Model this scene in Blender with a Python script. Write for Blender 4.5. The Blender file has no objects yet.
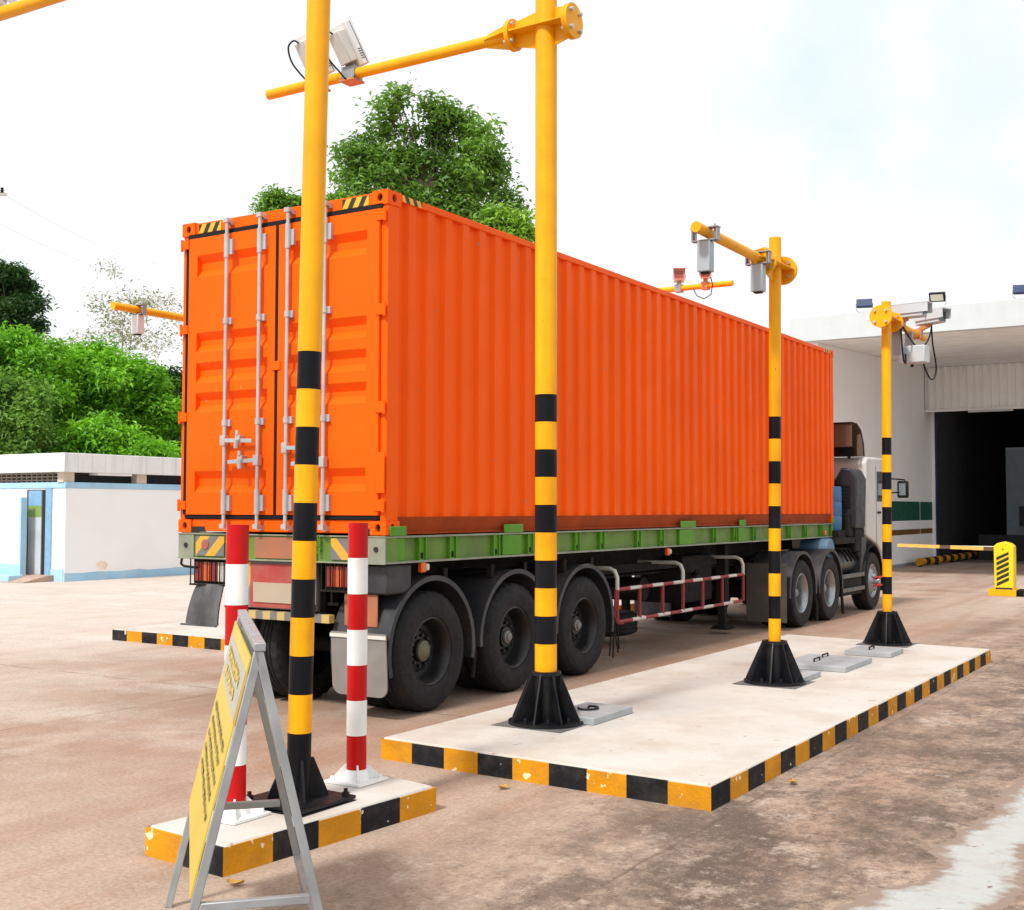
import bpy, math, random
from mathutils import Vector, Matrix, noise as mnoise
random.seed(7)
sc = bpy.context.scene
col = sc.collection
R = math.radians
V = Vector
PI = math.pi

# ------------------------------------------------------------------ camera
CAM = V((6.20702, -7.94228, 1.77084)); YAW, PITCH, ROLL, FPX = 0.55985, 0.04461, 0.00182, 1208.45
fwd = V((-math.sin(YAW) * math.cos(PITCH), math.cos(YAW) * math.cos(PITCH), math.sin(PITCH)))
rgt = V((math.cos(YAW), math.sin(YAW), 0)); upv = rgt.cross(fwd)
cr = math.cos(ROLL) * rgt + math.sin(ROLL) * upv
cu = -math.sin(ROLL) * rgt + math.cos(ROLL) * upv
cd = bpy.data.cameras.new('camera'); cam = bpy.data.objects.new('camera', cd); col.objects.link(cam)
cam.matrix_world = Matrix(((cr.x, cu.x, -fwd.x, CAM.x), (cr.y, cu.y, -fwd.y, CAM.y), (cr.z, cu.z, -fwd.z, CAM.z), (0, 0, 0, 1)))
cd.sensor_fit = 'HORIZONTAL'; cd.sensor_width = 36; cd.lens = 36 * FPX / 1024
cd.clip_start = 0.05; cd.clip_end = 3000
sc.camera = cam

def far_point(px, py, dist):
    """a point at a given distance, used to lay out the far trees"""
    d = fwd + (px - 512) / FPX * cr - (py - 455) / FPX * cu
    return CAM + d * dist

# ------------------------------------------------------------------ materials
MATS = {}
def mat(name, colr, rough=.5, metal=0.0, var=.10, vscale=2.5, dirt=None, damt=0.0, dscale=1.2, streak=None, samt=0.0,
        chip=None, cthr=.66, cscale=14, bump=0.0, bscale=60, coat=0.0, emit=None, estr=0, rvar=.12, spec=.5):
    m = bpy.data.materials.new(name); m.use_nodes = True
    nt = m.node_tree; N = nt.nodes; L = nt.links; N.clear()
    out = N.new('ShaderNodeOutputMaterial'); b = N.new('ShaderNodeBsdfPrincipled'); L.new(b.outputs[0], out.inputs[0])
    b.inputs['Metallic'].default_value = metal; b.inputs['Specular IOR Level'].default_value = spec
    if coat:
        b.inputs['Coat Weight'].default_value = coat; b.inputs['Coat Roughness'].default_value = .12
    geo = N.new('ShaderNodeNewGeometry')
    def nz(scale, detail=5, rg=.55, stretch=None):
        n = N.new('ShaderNodeTexNoise'); n.inputs['Scale'].default_value = scale; n.inputs['Detail'].default_value = detail
        n.inputs['Roughness'].default_value = rg
        if stretch:
            mp = N.new('ShaderNodeMapping'); mp.inputs['Scale'].default_value = stretch
            L.new(geo.outputs['Position'], mp.inputs['Vector']); L.new(mp.outputs[0], n.inputs['Vector'])
        else:
            L.new(geo.outputs['Position'], n.inputs['Vector'])
        return n.outputs['Fac']
    def rng(src, a, bb, c=0, d=1):
        r = N.new('ShaderNodeMapRange'); L.new(src, r.inputs[0]); r.clamp = True
        for i, vv in enumerate((a, bb, c, d)): r.inputs[i + 1].default_value = vv
        return r.outputs[0]
    def mix(fac, a, c):
        x = N.new('ShaderNodeMix'); x.data_type = 'RGBA'
        L.new(fac, x.inputs['Factor'])
        for s, vv in (('A', a), ('B', c)):
            i = [k for k in x.inputs if k.name == s and k.type == 'RGBA'][0]
            if isinstance(vv, (tuple, list)): i.default_value = (*vv[:3], 1)
            else: L.new(vv, i)
        return [k for k in x.outputs if k.type == 'RGBA'][0]
    n1 = nz(vscale)
    c = mix(rng(n1, .3, .7), tuple(x * (1 - var) for x in colr), tuple(min(1, x * (1 + var)) for x in colr))
    if dirt: c = mix(rng(nz(dscale, 8, .65), .45, .75, 0, damt), c, dirt)
    if streak: c = mix(rng(nz(1, 6, .6, (5, 5, .35)), .5, .8, 0, samt), c, streak)
    if chip: c = mix(rng(nz(cscale, 3, .5), cthr, cthr + .02), c, chip)
    L.new(c, b.inputs['Base Color'])
    L.new(rng(nz(vscale * 3), .3, .7, max(.03, rough - rvar), min(1, rough + rvar)), b.inputs['Roughness'])
    if bump:
        bp = N.new('ShaderNodeBump'); bp.inputs['Strength'].default_value = bump; bp.inputs['Distance'].default_value = .01
        L.new(nz(bscale, 6), bp.inputs['Height']); L.new(bp.outputs[0], b.inputs['Normal'])
    if emit:
        b.inputs['Emission Color'].default_value = (*emit, 1); b.inputs['Emission Strength'].default_value = estr
    MATS[name] = m
    return m

ORANGE = mat('container_orange', (.95, .116, .0012), .48, var=.05, vscale=.9, dirt=(.74, .078, .001), damt=.35, dscale=.7, streak=(.72, .085, .004), samt=.2, chip=(.45, .2, .12), cthr=.74, cscale=11, bump=.25, bscale=1.6, spec=.12)
RAILSHADE = mat('container_rail_shaded', (.34, .052, .006), .7, var=.15, dirt=(.17, .04, .015), damt=.5, spec=.2)  # rail orange darkened: shade of its down-facing web put into the colour
GASKET = mat('rubber_gasket', (.012, .011, .012), .8, spec=.2)
ZINC = mat('galvanised_steel', (.52, .53, .54), .38, .55, var=.12, vscale=6, dirt=(.25, .22, .2), damt=.3)
SIGNSTEEL = mat('sign_steel', (.36, .385, .40), .5, .45, var=.12, vscale=7, dirt=(.22, .2, .18), damt=.4, dscale=5)
YELLOW = mat('signal_yellow', (.90, .405, .001), .42, var=.07, vscale=2.5, dirt=(.55, .22, .006), damt=.4, dscale=3.2, streak=(.45, .20, .03), samt=.35, chip=(.33, .15, .02), cthr=.755, cscale=22, spec=.28)
BLACKP = mat('black_paint', (.005, .0055, .008), .42, var=.2, dirt=(.022, .02, .018), damt=.25, dscale=3, spec=.16)
BASEBLK = mat('black_base_steel', (.005, .0055, .008), .45, var=.2, dirt=(.045, .038, .03), damt=.3, dscale=6, spec=.28)
REDP = mat('red_paint', (.50, .003, .004), .42, var=.06, dirt=(.3, .012, .01), damt=.3, dscale=4, spec=.25)
WHITEP = mat('white_paint', (.82, .83, .82), .45, var=.04, dirt=(.55, .5, .44), damt=.35, dscale=4)
KYEL = mat('kerb_yellow', (.62, .26, .004), .75, var=.14, vscale=5, dirt=(.36, .17, .03), damt=.55, dscale=6, chip=(.82, .72, .45), cthr=.655, cscale=13, bump=.5, bscale=50, spec=.25)
KBLK = mat('kerb_black', (.010, .0105, .013), .75, var=.25, vscale=5, dirt=(.085, .068, .055), damt=.5, dscale=7, chip=(.65, .60, .5), cthr=.70, cscale=13, bump=.5, bscale=50, spec=.2)
ISLAND = mat('painted_concrete', (.55, .52, .475), .75, var=.05, vscale=1.5, dirt=(.40, .32, .25), damt=.8, dscale=1.3, streak=(.45, .38, .31), samt=.3, chip=(.38, .30, .24), cthr=.70, cscale=10, bump=.35, bscale=35)
COVER = mat('cover_grey', (.36, .39, .41), .6, var=.1, vscale=6, dirt=(.3, .25, .2), damt=.4, dscale=7)
PLATE = mat('grout_dark', (.13, .12, .12), .8, var=.2, vscale=8)
GREEN = mat('trailer_green', (.125, .235, .038), .55, var=.15, vscale=4, dirt=(.11, .125, .065), damt=.7, dscale=3.2, spec=.3)
GREENB = mat('trailer_green_bright', (.085, .27, .012), .5, var=.12, vscale=4, dirt=(.10, .14, .04), damt=.4, dscale=4, spec=.3)
FLANGE = mat('trailer_flange', (.26, .28, .21), .6, var=.15, vscale=5, dirt=(.14, .12, .08), damt=.5, dscale=4)
CHASSIS = mat('chassis_black', (.011, .010, .0095), .75, var=.3, vscale=4, dirt=(.04, .028, .02), damt=.5, spec=.2)
TYRE = mat('tyre_rubber', (.012, .0125, .0145), .75, var=.25, vscale=7, dirt=(.04, .034, .03), damt=.3, dscale=5, bump=.25, bscale=80, spec=.3)
RIMBLK = mat('rim_black', (.007, .0075, .009), .4, var=.2, dirt=(.035, .03, .022), damt=.4, dscale=8, spec=.5)
RIMSIL = mat('rim_silver', (.36, .38, .40), .3, .75, dirt=(.12, .10, .085), damt=.6, dscale=6)
HUBGRN = mat('hub_olive', (.13, .14, .075), .55, dirt=(.1, .08, .05), damt=.5)
HUBGREY = mat('hub_grey', (.22, .22, .215), .5, dirt=(.1, .085, .07), damt=.5, dscale=9)
FENDER = mat('fender_plastic', (.028, .030, .036), .5, var=.2, vscale=3, dirt=(.12, .105, .09), damt=.5, dscale=2.5, spec=.4)
FLAP = mat('flap_dusty', (.22, .205, .19), .75, var=.12, vscale=4, dirt=(.17, .15, .13), damt=.5)
FLAPD = mat('flap_dark', (.045, .047, .052), .65, var=.2, dirt=(.16, .15, .14), damt=.5, dscale=5, streak=(.25, .23, .21), samt=.5)
AMBER = mat('amber_lens', (.75, .12, .01), .2, coat=.5)
REDL = mat('red_lens', (.30, .012, .012), .25, coat=.4, dirt=(.2, .06, .04), damt=.3)
GUARDR = mat('guard_red', (.28, .012, .022), .5, dirt=(.2, .06, .05), damt=.4, dscale=6)
GUARDW = mat('guard_white', (.62, .60, .54), .55, dirt=(.4, .33, .25), damt=.5, dscale=6)
HAZY = mat('hazard_yellow', (.62, .34, .03), .6, dirt=(.4, .26, .1), damt=.4, dscale=6)
HAZG = mat('hazard_grey', (.15, .15, .15), .6, dirt=(.25, .22, .17), damt=.4, dscale=6)
PANELR = mat('panel_faded_red', (.36, .045, .04), .65, var=.15, dirt=(.30, .15, .115), damt=.75, dscale=5)
PANELB = mat('panel_beige', (.40, .33, .245), .7, var=.06)
PANELO = mat('panel_orange_dirty', (.38, .135, .065), .7, dirt=(.25, .15, .10), damt=.7, dscale=6)
CABW = mat('cab_white', (.60, .585, .55), .45, var=.05, dirt=(.30, .26, .22), damt=.5, coat=.2, streak=(.45, .4, .35), samt=.3)
BROWN = mat('deflector_brown', (.12, .062, .033), .6, var=.15, dirt=(.2, .13, .085), damt=.4)
BLUET = mat('tank_blue', (.022, .12, .30), .5, dirt=(.12, .2, .28), damt=.35, dscale=4)
GLASS = mat('dark_glass', (.03, .05, .055), .08, coat=.5)
CAMW = mat('camera_white', (.74, .76, .78), .4, var=.04, dirt=(.55, .53, .5), damt=.25)
CAMP = mat('camera_pale_grey', (.52, .56, .59), .45, var=.05, dirt=(.38, .38, .37), damt=.3)
CAMG = mat('camera_grey', (.37, .42, .46), .45, var=.06)
BRACK = mat('bracket_steel', (.30, .31, .33), .5, .4)
COPPER = mat('clamp_orange', (.52, .20, .07), .5, var=.2, vscale=10)
CABLE = mat('cable_black', (.008, .009, .014), .55, spec=.25)
SIGNY = mat('sign_yellow', (.64, .45, .045), .5, var=.05, dirt=(.56, .45, .13), damt=.5, dscale=3)
SIGNG = mat('sign_faded_grey', (.42, .40, .34), .6, dirt=(.52, .47, .3), damt=.5, dscale=5)
SIGNT = mat('sign_faded_text', (.30, .25, .10), .6)
WALLW = mat('wall_white', (.90, .92, .94), .8, var=.02, vscale=.8, dirt=(.76, .77, .78), damt=.3, dscale=.5, bump=.15, bscale=20)
WALLR = mat('washroom_white', (.89, .90, .91), .8, var=.02, vscale=.9, dirt=(.80, .76, .70), damt=.3, dscale=.5, bump=.2, bscale=18, chip=(.62, .5, .4), cthr=.77, cscale=2.5)
FASC = mat('fascia_weathered', (.76, .77, .77), .85, var=.05, streak=(.40, .38, .37), samt=.65)
BLUEW = mat('washroom_blue', (.33, .58, .78), .75, var=.1, vscale=2, dirt=(.55, .65, .72), damt=.6, dscale=3)
BLUED = mat('washroom_blue_frame', (.18, .38, .58), .7, var=.12, vscale=3, dirt=(.4, .5, .58), damt=.5, dscale=8)
DARKIN = mat('dark_interior', (.02, .02, .022), .9)  # near-black: shade of holes, recesses and openings put into the colour
PINKB = mat('step_brick', (.42, .29, .23), .85, var=.2, vscale=6)
BREEZE = mat('breeze_block', (.26, .22, .19), .85, var=.15)
CREAM = mat('pillar_cream', (.62, .53, .44), .8)
DOORL = mat('door_leaf', (.50, .55, .58), .5)
DOORG = mat('door_green', (.22, .33, .08), .5)
CORRW = mat('corrugated_white', (.92, .94, .94), .5, var=.03, streak=(.72, .74, .74), samt=.3)
SGRN = mat('stripe_green', (.004, .085, .055), .6)
SBRN = mat('stripe_brown', (.17, .085, .015), .6)
INSIDE = mat('shed_interior', (.025, .026, .030), .9)  # near-black colour stands in for the unlit depth of the bay
PALE = mat('shed_pale_partition', (.13, .17, .20), .7)
FLBLUE = mat('floodlight_blue', (.02, .04, .11), .4)
LENS = mat('floodlight_lens', (.60, .62, .50), .15)
GATEY = mat('gate_yellow', (.90, .60, .008), .4, var=.04)
TUBE = mat('tube_fitting', (.60, .60, .58), .4)
BARK = mat('bark', (.13, .10, .075), .9, var=.25, vscale=3)
WIREM = mat('wire_grey', (.32, .32, .35), .6)
CONCP = mat('concrete_post', (.42, .40, .38), .85)
DRYLEAF = mat('dry_leaf', (.42, .25, .05), .8)

def leaf_mat(name, dark, light, tl=.42):
    m = bpy.data.materials.new(name); m.use_nodes = True
    nt = m.node_tree; N = nt.nodes; L = nt.links; N.clear()
    out = N.new('ShaderNodeOutputMaterial'); geo = N.new('ShaderNodeNewGeometry')
    rp = N.new('ShaderNodeValToRGB'); e = rp.color_ramp.elements
    e[0].color = (*dark, 1); e[1].color = (*light, 1)
    nz = N.new('ShaderNodeTexNoise'); nz.inputs['Scale'].default_value = .55; nz.inputs['Detail'].default_value = 3
    L.new(geo.outputs['Position'], nz.inputs['Vector'])
    mx = N.new('ShaderNodeMath'); mx.operation = 'MULTIPLY_ADD'; mx.inputs[1].default_value = .5
    mr = N.new('ShaderNodeMapRange'); mr.inputs[1].default_value = .35; mr.inputs[2].default_value = .65; mr.inputs[3].default_value = 0; mr.inputs[4].default_value = .55
    L.new(nz.outputs['Fac'], mr.inputs[0]); L.new(geo.outputs['Random Per Island'], mx.inputs[0]); L.new(mr.outputs[0], mx.inputs[2])
    L.new(mx.outputs[0], rp.inputs[0])
    b = N.new('ShaderNodeBsdfPrincipled'); b.inputs['Roughness'].default_value = .5
    L.new(rp.outputs[0], b.inputs['Base Color'])
    t = N.new('ShaderNodeBsdfTranslucent'); L.new(rp.outputs[0], t.inputs['Color'])
    ms = N.new('ShaderNodeMixShader'); ms.inputs[0].default_value = tl
    L.new(b.outputs[0], ms.inputs[1]); L.new(t.outputs[0], ms.inputs[2]); L.new(ms.outputs[0], out.inputs[0])
    return m

# ------------------------------------------------------------------ mesh builder
ORG = {}
class MB:
    def __init__(s): s.v = []; s.f = []; s.m = []; s.s = []
    def add(s, vs, fs, mi=0, smooth=False):
        o = len(s.v); s.v += [tuple(p) for p in vs]
        for f in fs: s.f.append([o + i for i in f]); s.m.append(mi); s.s.append(smooth)
        return s
    def box(s, x0, x1, y0, y1, z0, z1, mi=0):
        vs = [(x, y, z) for z in (z0, z1) for y in (y0, y1) for x in (x0, x1)]
        return s.add(vs, [(0, 2, 3, 1), (4, 5, 7, 6), (0, 1, 5, 4), (2, 6, 7, 3), (0, 4, 6, 2), (1, 3, 7, 5)], mi)
    def obox(s, c, ax, ay, az, mi=0):
        """oriented box: centre and three half-axis vectors"""
        c = V(c); vs = [c + i * V(ax) + j * V(ay) + k * V(az) for k in (-1, 1) for j in (-1, 1) for i in (-1, 1)]
        return s.add(vs, [(0, 2, 3, 1), (4, 5, 7, 6), (0, 1, 5, 4), (2, 6, 7, 3), (0, 4, 6, 2), (1, 3, 7, 5)], mi)
    def bar(s, p0, p1, w, h, mi=0, up=(0, 0, 1)):
        p0, p1 = V(p0), V(p1); d = (p1 - p0); a = d.normalized(); side = a.cross(V(up))
        if side.length < 1e-4: side = a.cross(V((1, 0, 0)))
        side.normalize(); u = side.cross(a).normalized()
        return s.obox((p0 + p1) / 2, d / 2, side * w / 2, u * h / 2, mi)
    def cyl(s, p0, p1, r0, r1=None, n=16, mi=0, caps=True, smooth=True):
        r1 = r0 if r1 is None else r1
        p0, p1 = V(p0), V(p1); a = (p1 - p0).normalized()
        u = a.orthogonal().normalized(); w = a.cross(u)
        vs = []
        for p, r in ((p0, r0), (p1, r1)):
            vs += [p + r * (math.cos(2 * PI * i / n) * u + math.sin(2 * PI * i / n) * w) for i in range(n)]
        s.add(vs, [(i, (i + 1) % n, n + (i + 1) % n, n + i) for i in range(n)], mi, smooth)
        if caps: s.add(vs[:n], [tuple(range(n))[::-1]], mi); s.add(vs[n:], [tuple(range(n))], mi)
        return s
    def tube(s, pts, r, n=10, mi=0, r1=None):
        pts = [V(p) for p in pts]; k = len(pts); vs = []
        u = (pts[1] - pts[0]).orthogonal().normalized()
        for i, p in enumerate(pts):
            t = (pts[min(i + 1, k - 1)] - pts[max(i - 1, 0)]).normalized()
            u = (u - t * u.dot(t)).normalized(); w = t.cross(u)
            rr = r if r1 is None else r + (r1 - r) * i / (k - 1)
            vs += [p + rr * (math.cos(2 * PI * j / n) * u + math.sin(2 * PI * j / n) * w) for j in range(n)]
        fs = [(i * n + j, i * n + (j + 1) % n, (i + 1) * n + (j + 1) % n, (i + 1) * n + j) for i in range(k - 1) for j in range(n)]
        s.add(vs, fs, mi, True)
        s.add(vs[:n], [tuple(range(n))[::-1]], mi); s.add(vs[-n:], [tuple(range(n))], mi)
        return s
    def prism(s, poly, axis, a, b, mi=0):
        f = {'x': lambda p, t: (t, p[0], p[1]), 'y': lambda p, t: (p[0], t, p[1]), 'z': lambda p, t: (p[0], p[1], t)}[axis]
        n = len(poly); vs = [f(p, a) for p in poly] + [f(p, b) for p in poly]
        return s.add(vs, [tuple(range(n))[::-1], tuple(range(n, 2 * n))] + [(i, (i + 1) % n, n + (i + 1) % n, n + i) for i in range(n)], mi)
    def plate(s, pts, th, mi=0):
        """a flat polygon in space given a thickness along its normal"""
        P = [V(p) for p in pts]; nn = (P[1] - P[0]).cross(P[2] - P[0]).normalized() * th / 2
        n = len(P); vs = [p - nn for p in P] + [p + nn for p in P]
        return s.add(vs, [tuple(range(n))[::-1], tuple(range(n, 2 * n))] + [(i, (i + 1) % n, n + (i + 1) % n, n + i) for i in range(n)], mi)
    def lathe(s, prof, o, axis, n=48, mi=0, mod=None, closed=False):
        """profile of (radius, distance along axis)"""
        o = V(o); a = V(axis).normalized(); u = a.orthogonal().normalized(); w = a.cross(u); vs = []
        for k, (r, t) in enumerate(prof):
            for i in range(n):
                rr = mod(k, i, r) if mod else r
                vs.append(o + a * t + rr * (math.cos(2 * PI * i / n) * u + math.sin(2 * PI * i / n) * w))
        K = len(prof); fs = []
        for k in range(K if closed else K - 1):
            k2 = (k + 1) % K
            fs += [(k * n + i, k * n + (i + 1) % n, k2 * n + (i + 1) % n, k2 * n + i) for i in range(n)]
        return s.add(vs, fs, mi, True)
    def sheet(s, rows, mi=0, smooth=False):
        k, n = len(rows), len(rows[0]); vs = [p for r in rows for p in r]
        return s.add(vs, [(i * n + j, i * n + j + 1, (i + 1) * n + j + 1, (i + 1) * n + j) for i in range(k - 1) for j in range(n - 1)], mi, smooth)
    def build(s, name, mats, parent=None, bevel=0.0, sharp=38, seg=2, label=None, origin=None):
        o0 = ORG[parent.name] if parent else V(origin if origin else (0, 0, 0))
        me = bpy.data.meshes.new(name)
        me.from_pydata([(p[0] - o0.x, p[1] - o0.y, p[2] - o0.z) for p in s.v], [], s.f)
        if not isinstance(mats, (list, tuple)): mats = [mats]
        for m in mats: me.materials.append(m)
        me.polygons.foreach_set('material_index', s.m)
        me.polygons.foreach_set('use_smooth', [True] * len(s.s) if bevel else s.s)
        me.update()
        if any(s.s) or bevel: me.set_sharp_from_angle(angle=R(sharp))
        ob = bpy.data.objects.new(name, me); col.objects.link(ob)
        if parent: ob.parent = parent
        else: ob.location = o0
        ORG[ob.name] = o0.copy()
        if bevel:
            b = ob.modifiers.new('bevel', 'BEVEL'); b.width = bevel; b.segments = seg; b.limit_method = 'ANGLE'; b.angle_limit = R(35)
        if label: ob['label'] = label
        return ob

def tag(o, label, cat, group=None, kind=None):
    if label: o['label'] = label
    if cat: o['category'] = cat
    if group: o['group'] = group
    if kind: o['kind'] = kind
    return o
def thing(name, label, cat, loc=(0, 0, 0), group=None):
    o = bpy.data.objects.new(name, None); o.empty_display_size = .2; col.objects.link(o); o.location = loc
    ORG[o.name] = V(loc)
    return tag(o, label, cat, group)
def part_empty(name, parent, loc):
    o = bpy.data.objects.new(name, None); o.empty_display_size = .1; col.objects.link(o); o.parent = parent
    o.location = V(loc) - ORG[parent.name]; ORG[o.name] = V(loc)
    return o
def copy_tree(o, parent=None):
    c = o.copy(); col.objects.link(c)
    if parent: c.parent = parent
    for ch in o.children: copy_tree(ch, c)
    return c

# ------------------------------------------------------------------ ground
def ground_material():
    m = bpy.data.materials.new('yard_concrete'); m.use_nodes = True
    nt = m.node_tree; N = nt.nodes; L = nt.links; N.clear()
    out = N.new('ShaderNodeOutputMaterial'); b = N.new('ShaderNodeBsdfPrincipled'); L.new(b.outputs[0], out.inputs[0])
    b.inputs['Specular IOR Level'].default_value = .3
    geo = N.new('ShaderNodeNewGeometry'); sx = N.new('ShaderNodeSeparateXYZ'); L.new(geo.outputs['Position'], sx.inputs[0])
    def nz(scale, detail=6, rg=.6, stretch=None, off=0):
        n = N.new('ShaderNodeTexNoise'); n.inputs['Scale'].default_value = scale; n.inputs['Detail'].default_value = detail; n.inputs['Roughness'].default_value = rg
        mp = N.new('ShaderNodeMapping'); mp.inputs['Scale'].default_value = stretch or (1, 1, 1); mp.inputs['Location'].default_value = (off, off * 1.7, 0)
        L.new(geo.outputs['Position'], mp.inputs['Vector']); L.new(mp.outputs[0], n.inputs['Vector']); return n.outputs['Fac']
    def rng(src, a, bb, c=0, d=1):
        r = N.new('ShaderNodeMapRange'); L.new(src, r.inputs[0]); r.clamp = True
        for i, vv in enumerate((a, bb, c, d)): r.inputs[i + 1].default_value = vv
        return r.outputs[0]
    def math2(op, a, c):
        x = N.new('ShaderNodeMath'); x.operation = op
        for i, vv in enumerate((a, c)):
            if isinstance(vv, (int, float)): x.inputs[i].default_value = vv
            else: L.new(vv, x.inputs[i])
        return x.outputs[0]
    def mix(fac, a, c):
        x = N.new('ShaderNodeMix'); x.data_type = 'RGBA'; L.new(fac, x.inputs['Factor'])
        for s, vv in (('A', a), ('B', c)):
            i = [k for k in x.inputs if k.name == s and k.type == 'RGBA'][0]
            if isinstance(vv, tuple): i.default_value = (*vv, 1)
            else: L.new(vv, i)
        return [k for k in x.outputs if k.type == 'RGBA'][0]
    X, Y = sx.outputs['X'], sx.outputs['Y']
    # pale concrete far left, and by the shed to bounce light there; red dust carried along the lanes by the trucks
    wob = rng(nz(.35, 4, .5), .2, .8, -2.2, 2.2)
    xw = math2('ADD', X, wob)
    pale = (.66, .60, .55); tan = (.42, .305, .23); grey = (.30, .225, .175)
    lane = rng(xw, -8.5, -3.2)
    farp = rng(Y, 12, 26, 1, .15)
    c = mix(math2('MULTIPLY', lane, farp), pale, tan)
    c = mix(rng(nz(1.1, 8, .62, None, 5), .35, .7, 0, .55), c, (.56, .43, .345))
    # truck wheel tracks: redder along the lane
    tr = math2('MULTIPLY', rng(nz(1, 5, .6, (1.6, .12, 1), 9), .45, .66, 0, .7), lane)
    c = mix(tr, c, (.35, .21, .14))
    # red laterite dust ground into the lane beside and under the truck
    red = math2('MULTIPLY', math2('MULTIPLY', rng(xw, -4.6, -2.6), rng(X, .55, 1.0, 1, 0)), rng(nz(1.2, 8, .7, (1.3, .35, 1), 63), .32, .66, .25, .75))
    c = mix(math2('MULTIPLY', red, rng(math2('ADD', Y, wob), -3.5, -.5)), c, (.30, .150, .088))
    c = mix(math2('MULTIPLY', rng(nz(.55, 8, .68, None, 71), .47, .62, 0, .75), rng(X, 1.2, -1.5)), c, (.58, .50, .43))
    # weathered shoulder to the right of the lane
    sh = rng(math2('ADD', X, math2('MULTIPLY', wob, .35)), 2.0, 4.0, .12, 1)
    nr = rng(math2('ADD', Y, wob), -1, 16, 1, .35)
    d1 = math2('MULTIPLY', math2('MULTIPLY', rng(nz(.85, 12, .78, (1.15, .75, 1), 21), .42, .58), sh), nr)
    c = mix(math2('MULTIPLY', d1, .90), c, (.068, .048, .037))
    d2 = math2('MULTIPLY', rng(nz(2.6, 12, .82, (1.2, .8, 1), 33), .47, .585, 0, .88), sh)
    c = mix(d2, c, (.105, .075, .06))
    # worn pale cement patches
    w1 = math2('MULTIPLY', rng(nz(1.5, 12, .80, (1.2, .9, 1), 45), .545, .63, 0, .85), rng(X, .5, 2.4, .25, 1))
    c = mix(w1, c, (.50, .40, .325))
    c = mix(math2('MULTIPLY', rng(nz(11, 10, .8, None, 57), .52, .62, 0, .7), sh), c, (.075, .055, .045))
    c = mix(math2('MULTIPLY', rng(nz(9, 10, .8, None, 91), .56, .64, 0, .6), sh), c, (.48, .38, .31))
    # fine grain
    g = nz(38, 5, .7, None, 3)
    c = mix(rng(g, .42, .66, 0, .42), c, (.13, .09, .07))
    c = mix(rng(nz(60, 3, .6, None, 13), .60, .70, 0, .35), c, (.66, .57, .49))
    # slab joints
    def joint(coord, other, off, period, amt):
        wv = rng(nz(2.5, 6, .7, None, off), .2, .8, -.025, .025)
        q = math2('ADD', math2('ADD', coord, -off), wv)
        q = math2('PINGPONG', q, period / 2)
        return rng(q, .004, .016, amt, 0)
    j = math2('MAXIMUM', joint(X, Y, -2.40, 5.9, .55), joint(Y, X, .66, 6.2, .8))
    j = math2('MULTIPLY', j, rng(nz(2.5, 5, .7, None, 77), .40, .56))
    c = mix(j, c, (.10, .062, .042))
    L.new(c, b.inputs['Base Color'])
    L.new(rng(nz(3, 5), .3, .7, .7, .95), b.inputs['Roughness'])
    bp = N.new('ShaderNodeBump'); bp.inputs['Strength'].default_value = .5; bp.inputs['Distance'].default_value = .008
    hh = math2('ADD', math2('ADD', nz(45, 6, .7), math2('MULTIPLY', nz(6, 6, .7), 1.2)), math2('MULTIPLY', j, -2.5))
    L.new(hh, bp.inputs['Height']); L.new(bp.outputs[0], b.inputs['Normal'])
    return m
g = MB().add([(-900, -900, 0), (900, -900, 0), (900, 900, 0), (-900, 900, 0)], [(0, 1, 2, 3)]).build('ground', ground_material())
g['kind'] = 'structure'

# pale cement smear along the drain edge
left = [(4.79, 2.1), (4.81, 1.3), (4.80, .70), (4.79, .15), (4.86, -.32), (4.80, -.63), (4.75, -1.05), (4.71, -1.35), (4.83, -1.6), (4.80, -1.98), (4.64, -2.22), (4.56, -2.6), (4.52, -3.2), (4.5, -4.5)]
right = [(5.5, 2.1), (5.5, 1.3), (5.45, .7), (5.40, .15), (5.3, -.32), (5.2, -.63), (5.1, -1.05), (5.1, -1.35), (5.12, -1.6), (5.15, -1.98), (5.13, -2.22), (5.12, -2.6), (5.15, -3.2), (5.1, -4.5)]
mb = MB(); rows = []
def lerp2(l, t):
    k = t * (len(l) - 1); i = min(int(k), len(l) - 2); f = k - i
    return (l[i][0] * (1 - f) + l[i + 1][0] * f, l[i][1] * (1 - f) + l[i + 1][1] * f)
NR = 240
for i in range(NR + 1):
    t = i / NR; a = lerp2(left, t); c = lerp2(right, t)
    j = lambda s, k: .10 * mnoise.noise(V((s * 3.1, k * 9, 0))) + .05 * mnoise.noise(V((s * 13, k * 7, 2))) + .02 * mnoise.noise(V((s * 50, k, 5)))
    jl, jr = j(a[1], 1), j(c[1], 2)
    x0, x1 = a[0] + jl - .05, c[0] + jr + .05
    rows.append([(x0 + (x1 - x0) * f, a[1], .0004 + .004 * min(1, 6 * min(f, 1 - f))) for f in (0, .06, .12, .2, .35, .5, .65, .8, .88, .94, 1)])
cp = mb.sheet(rows)
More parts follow.
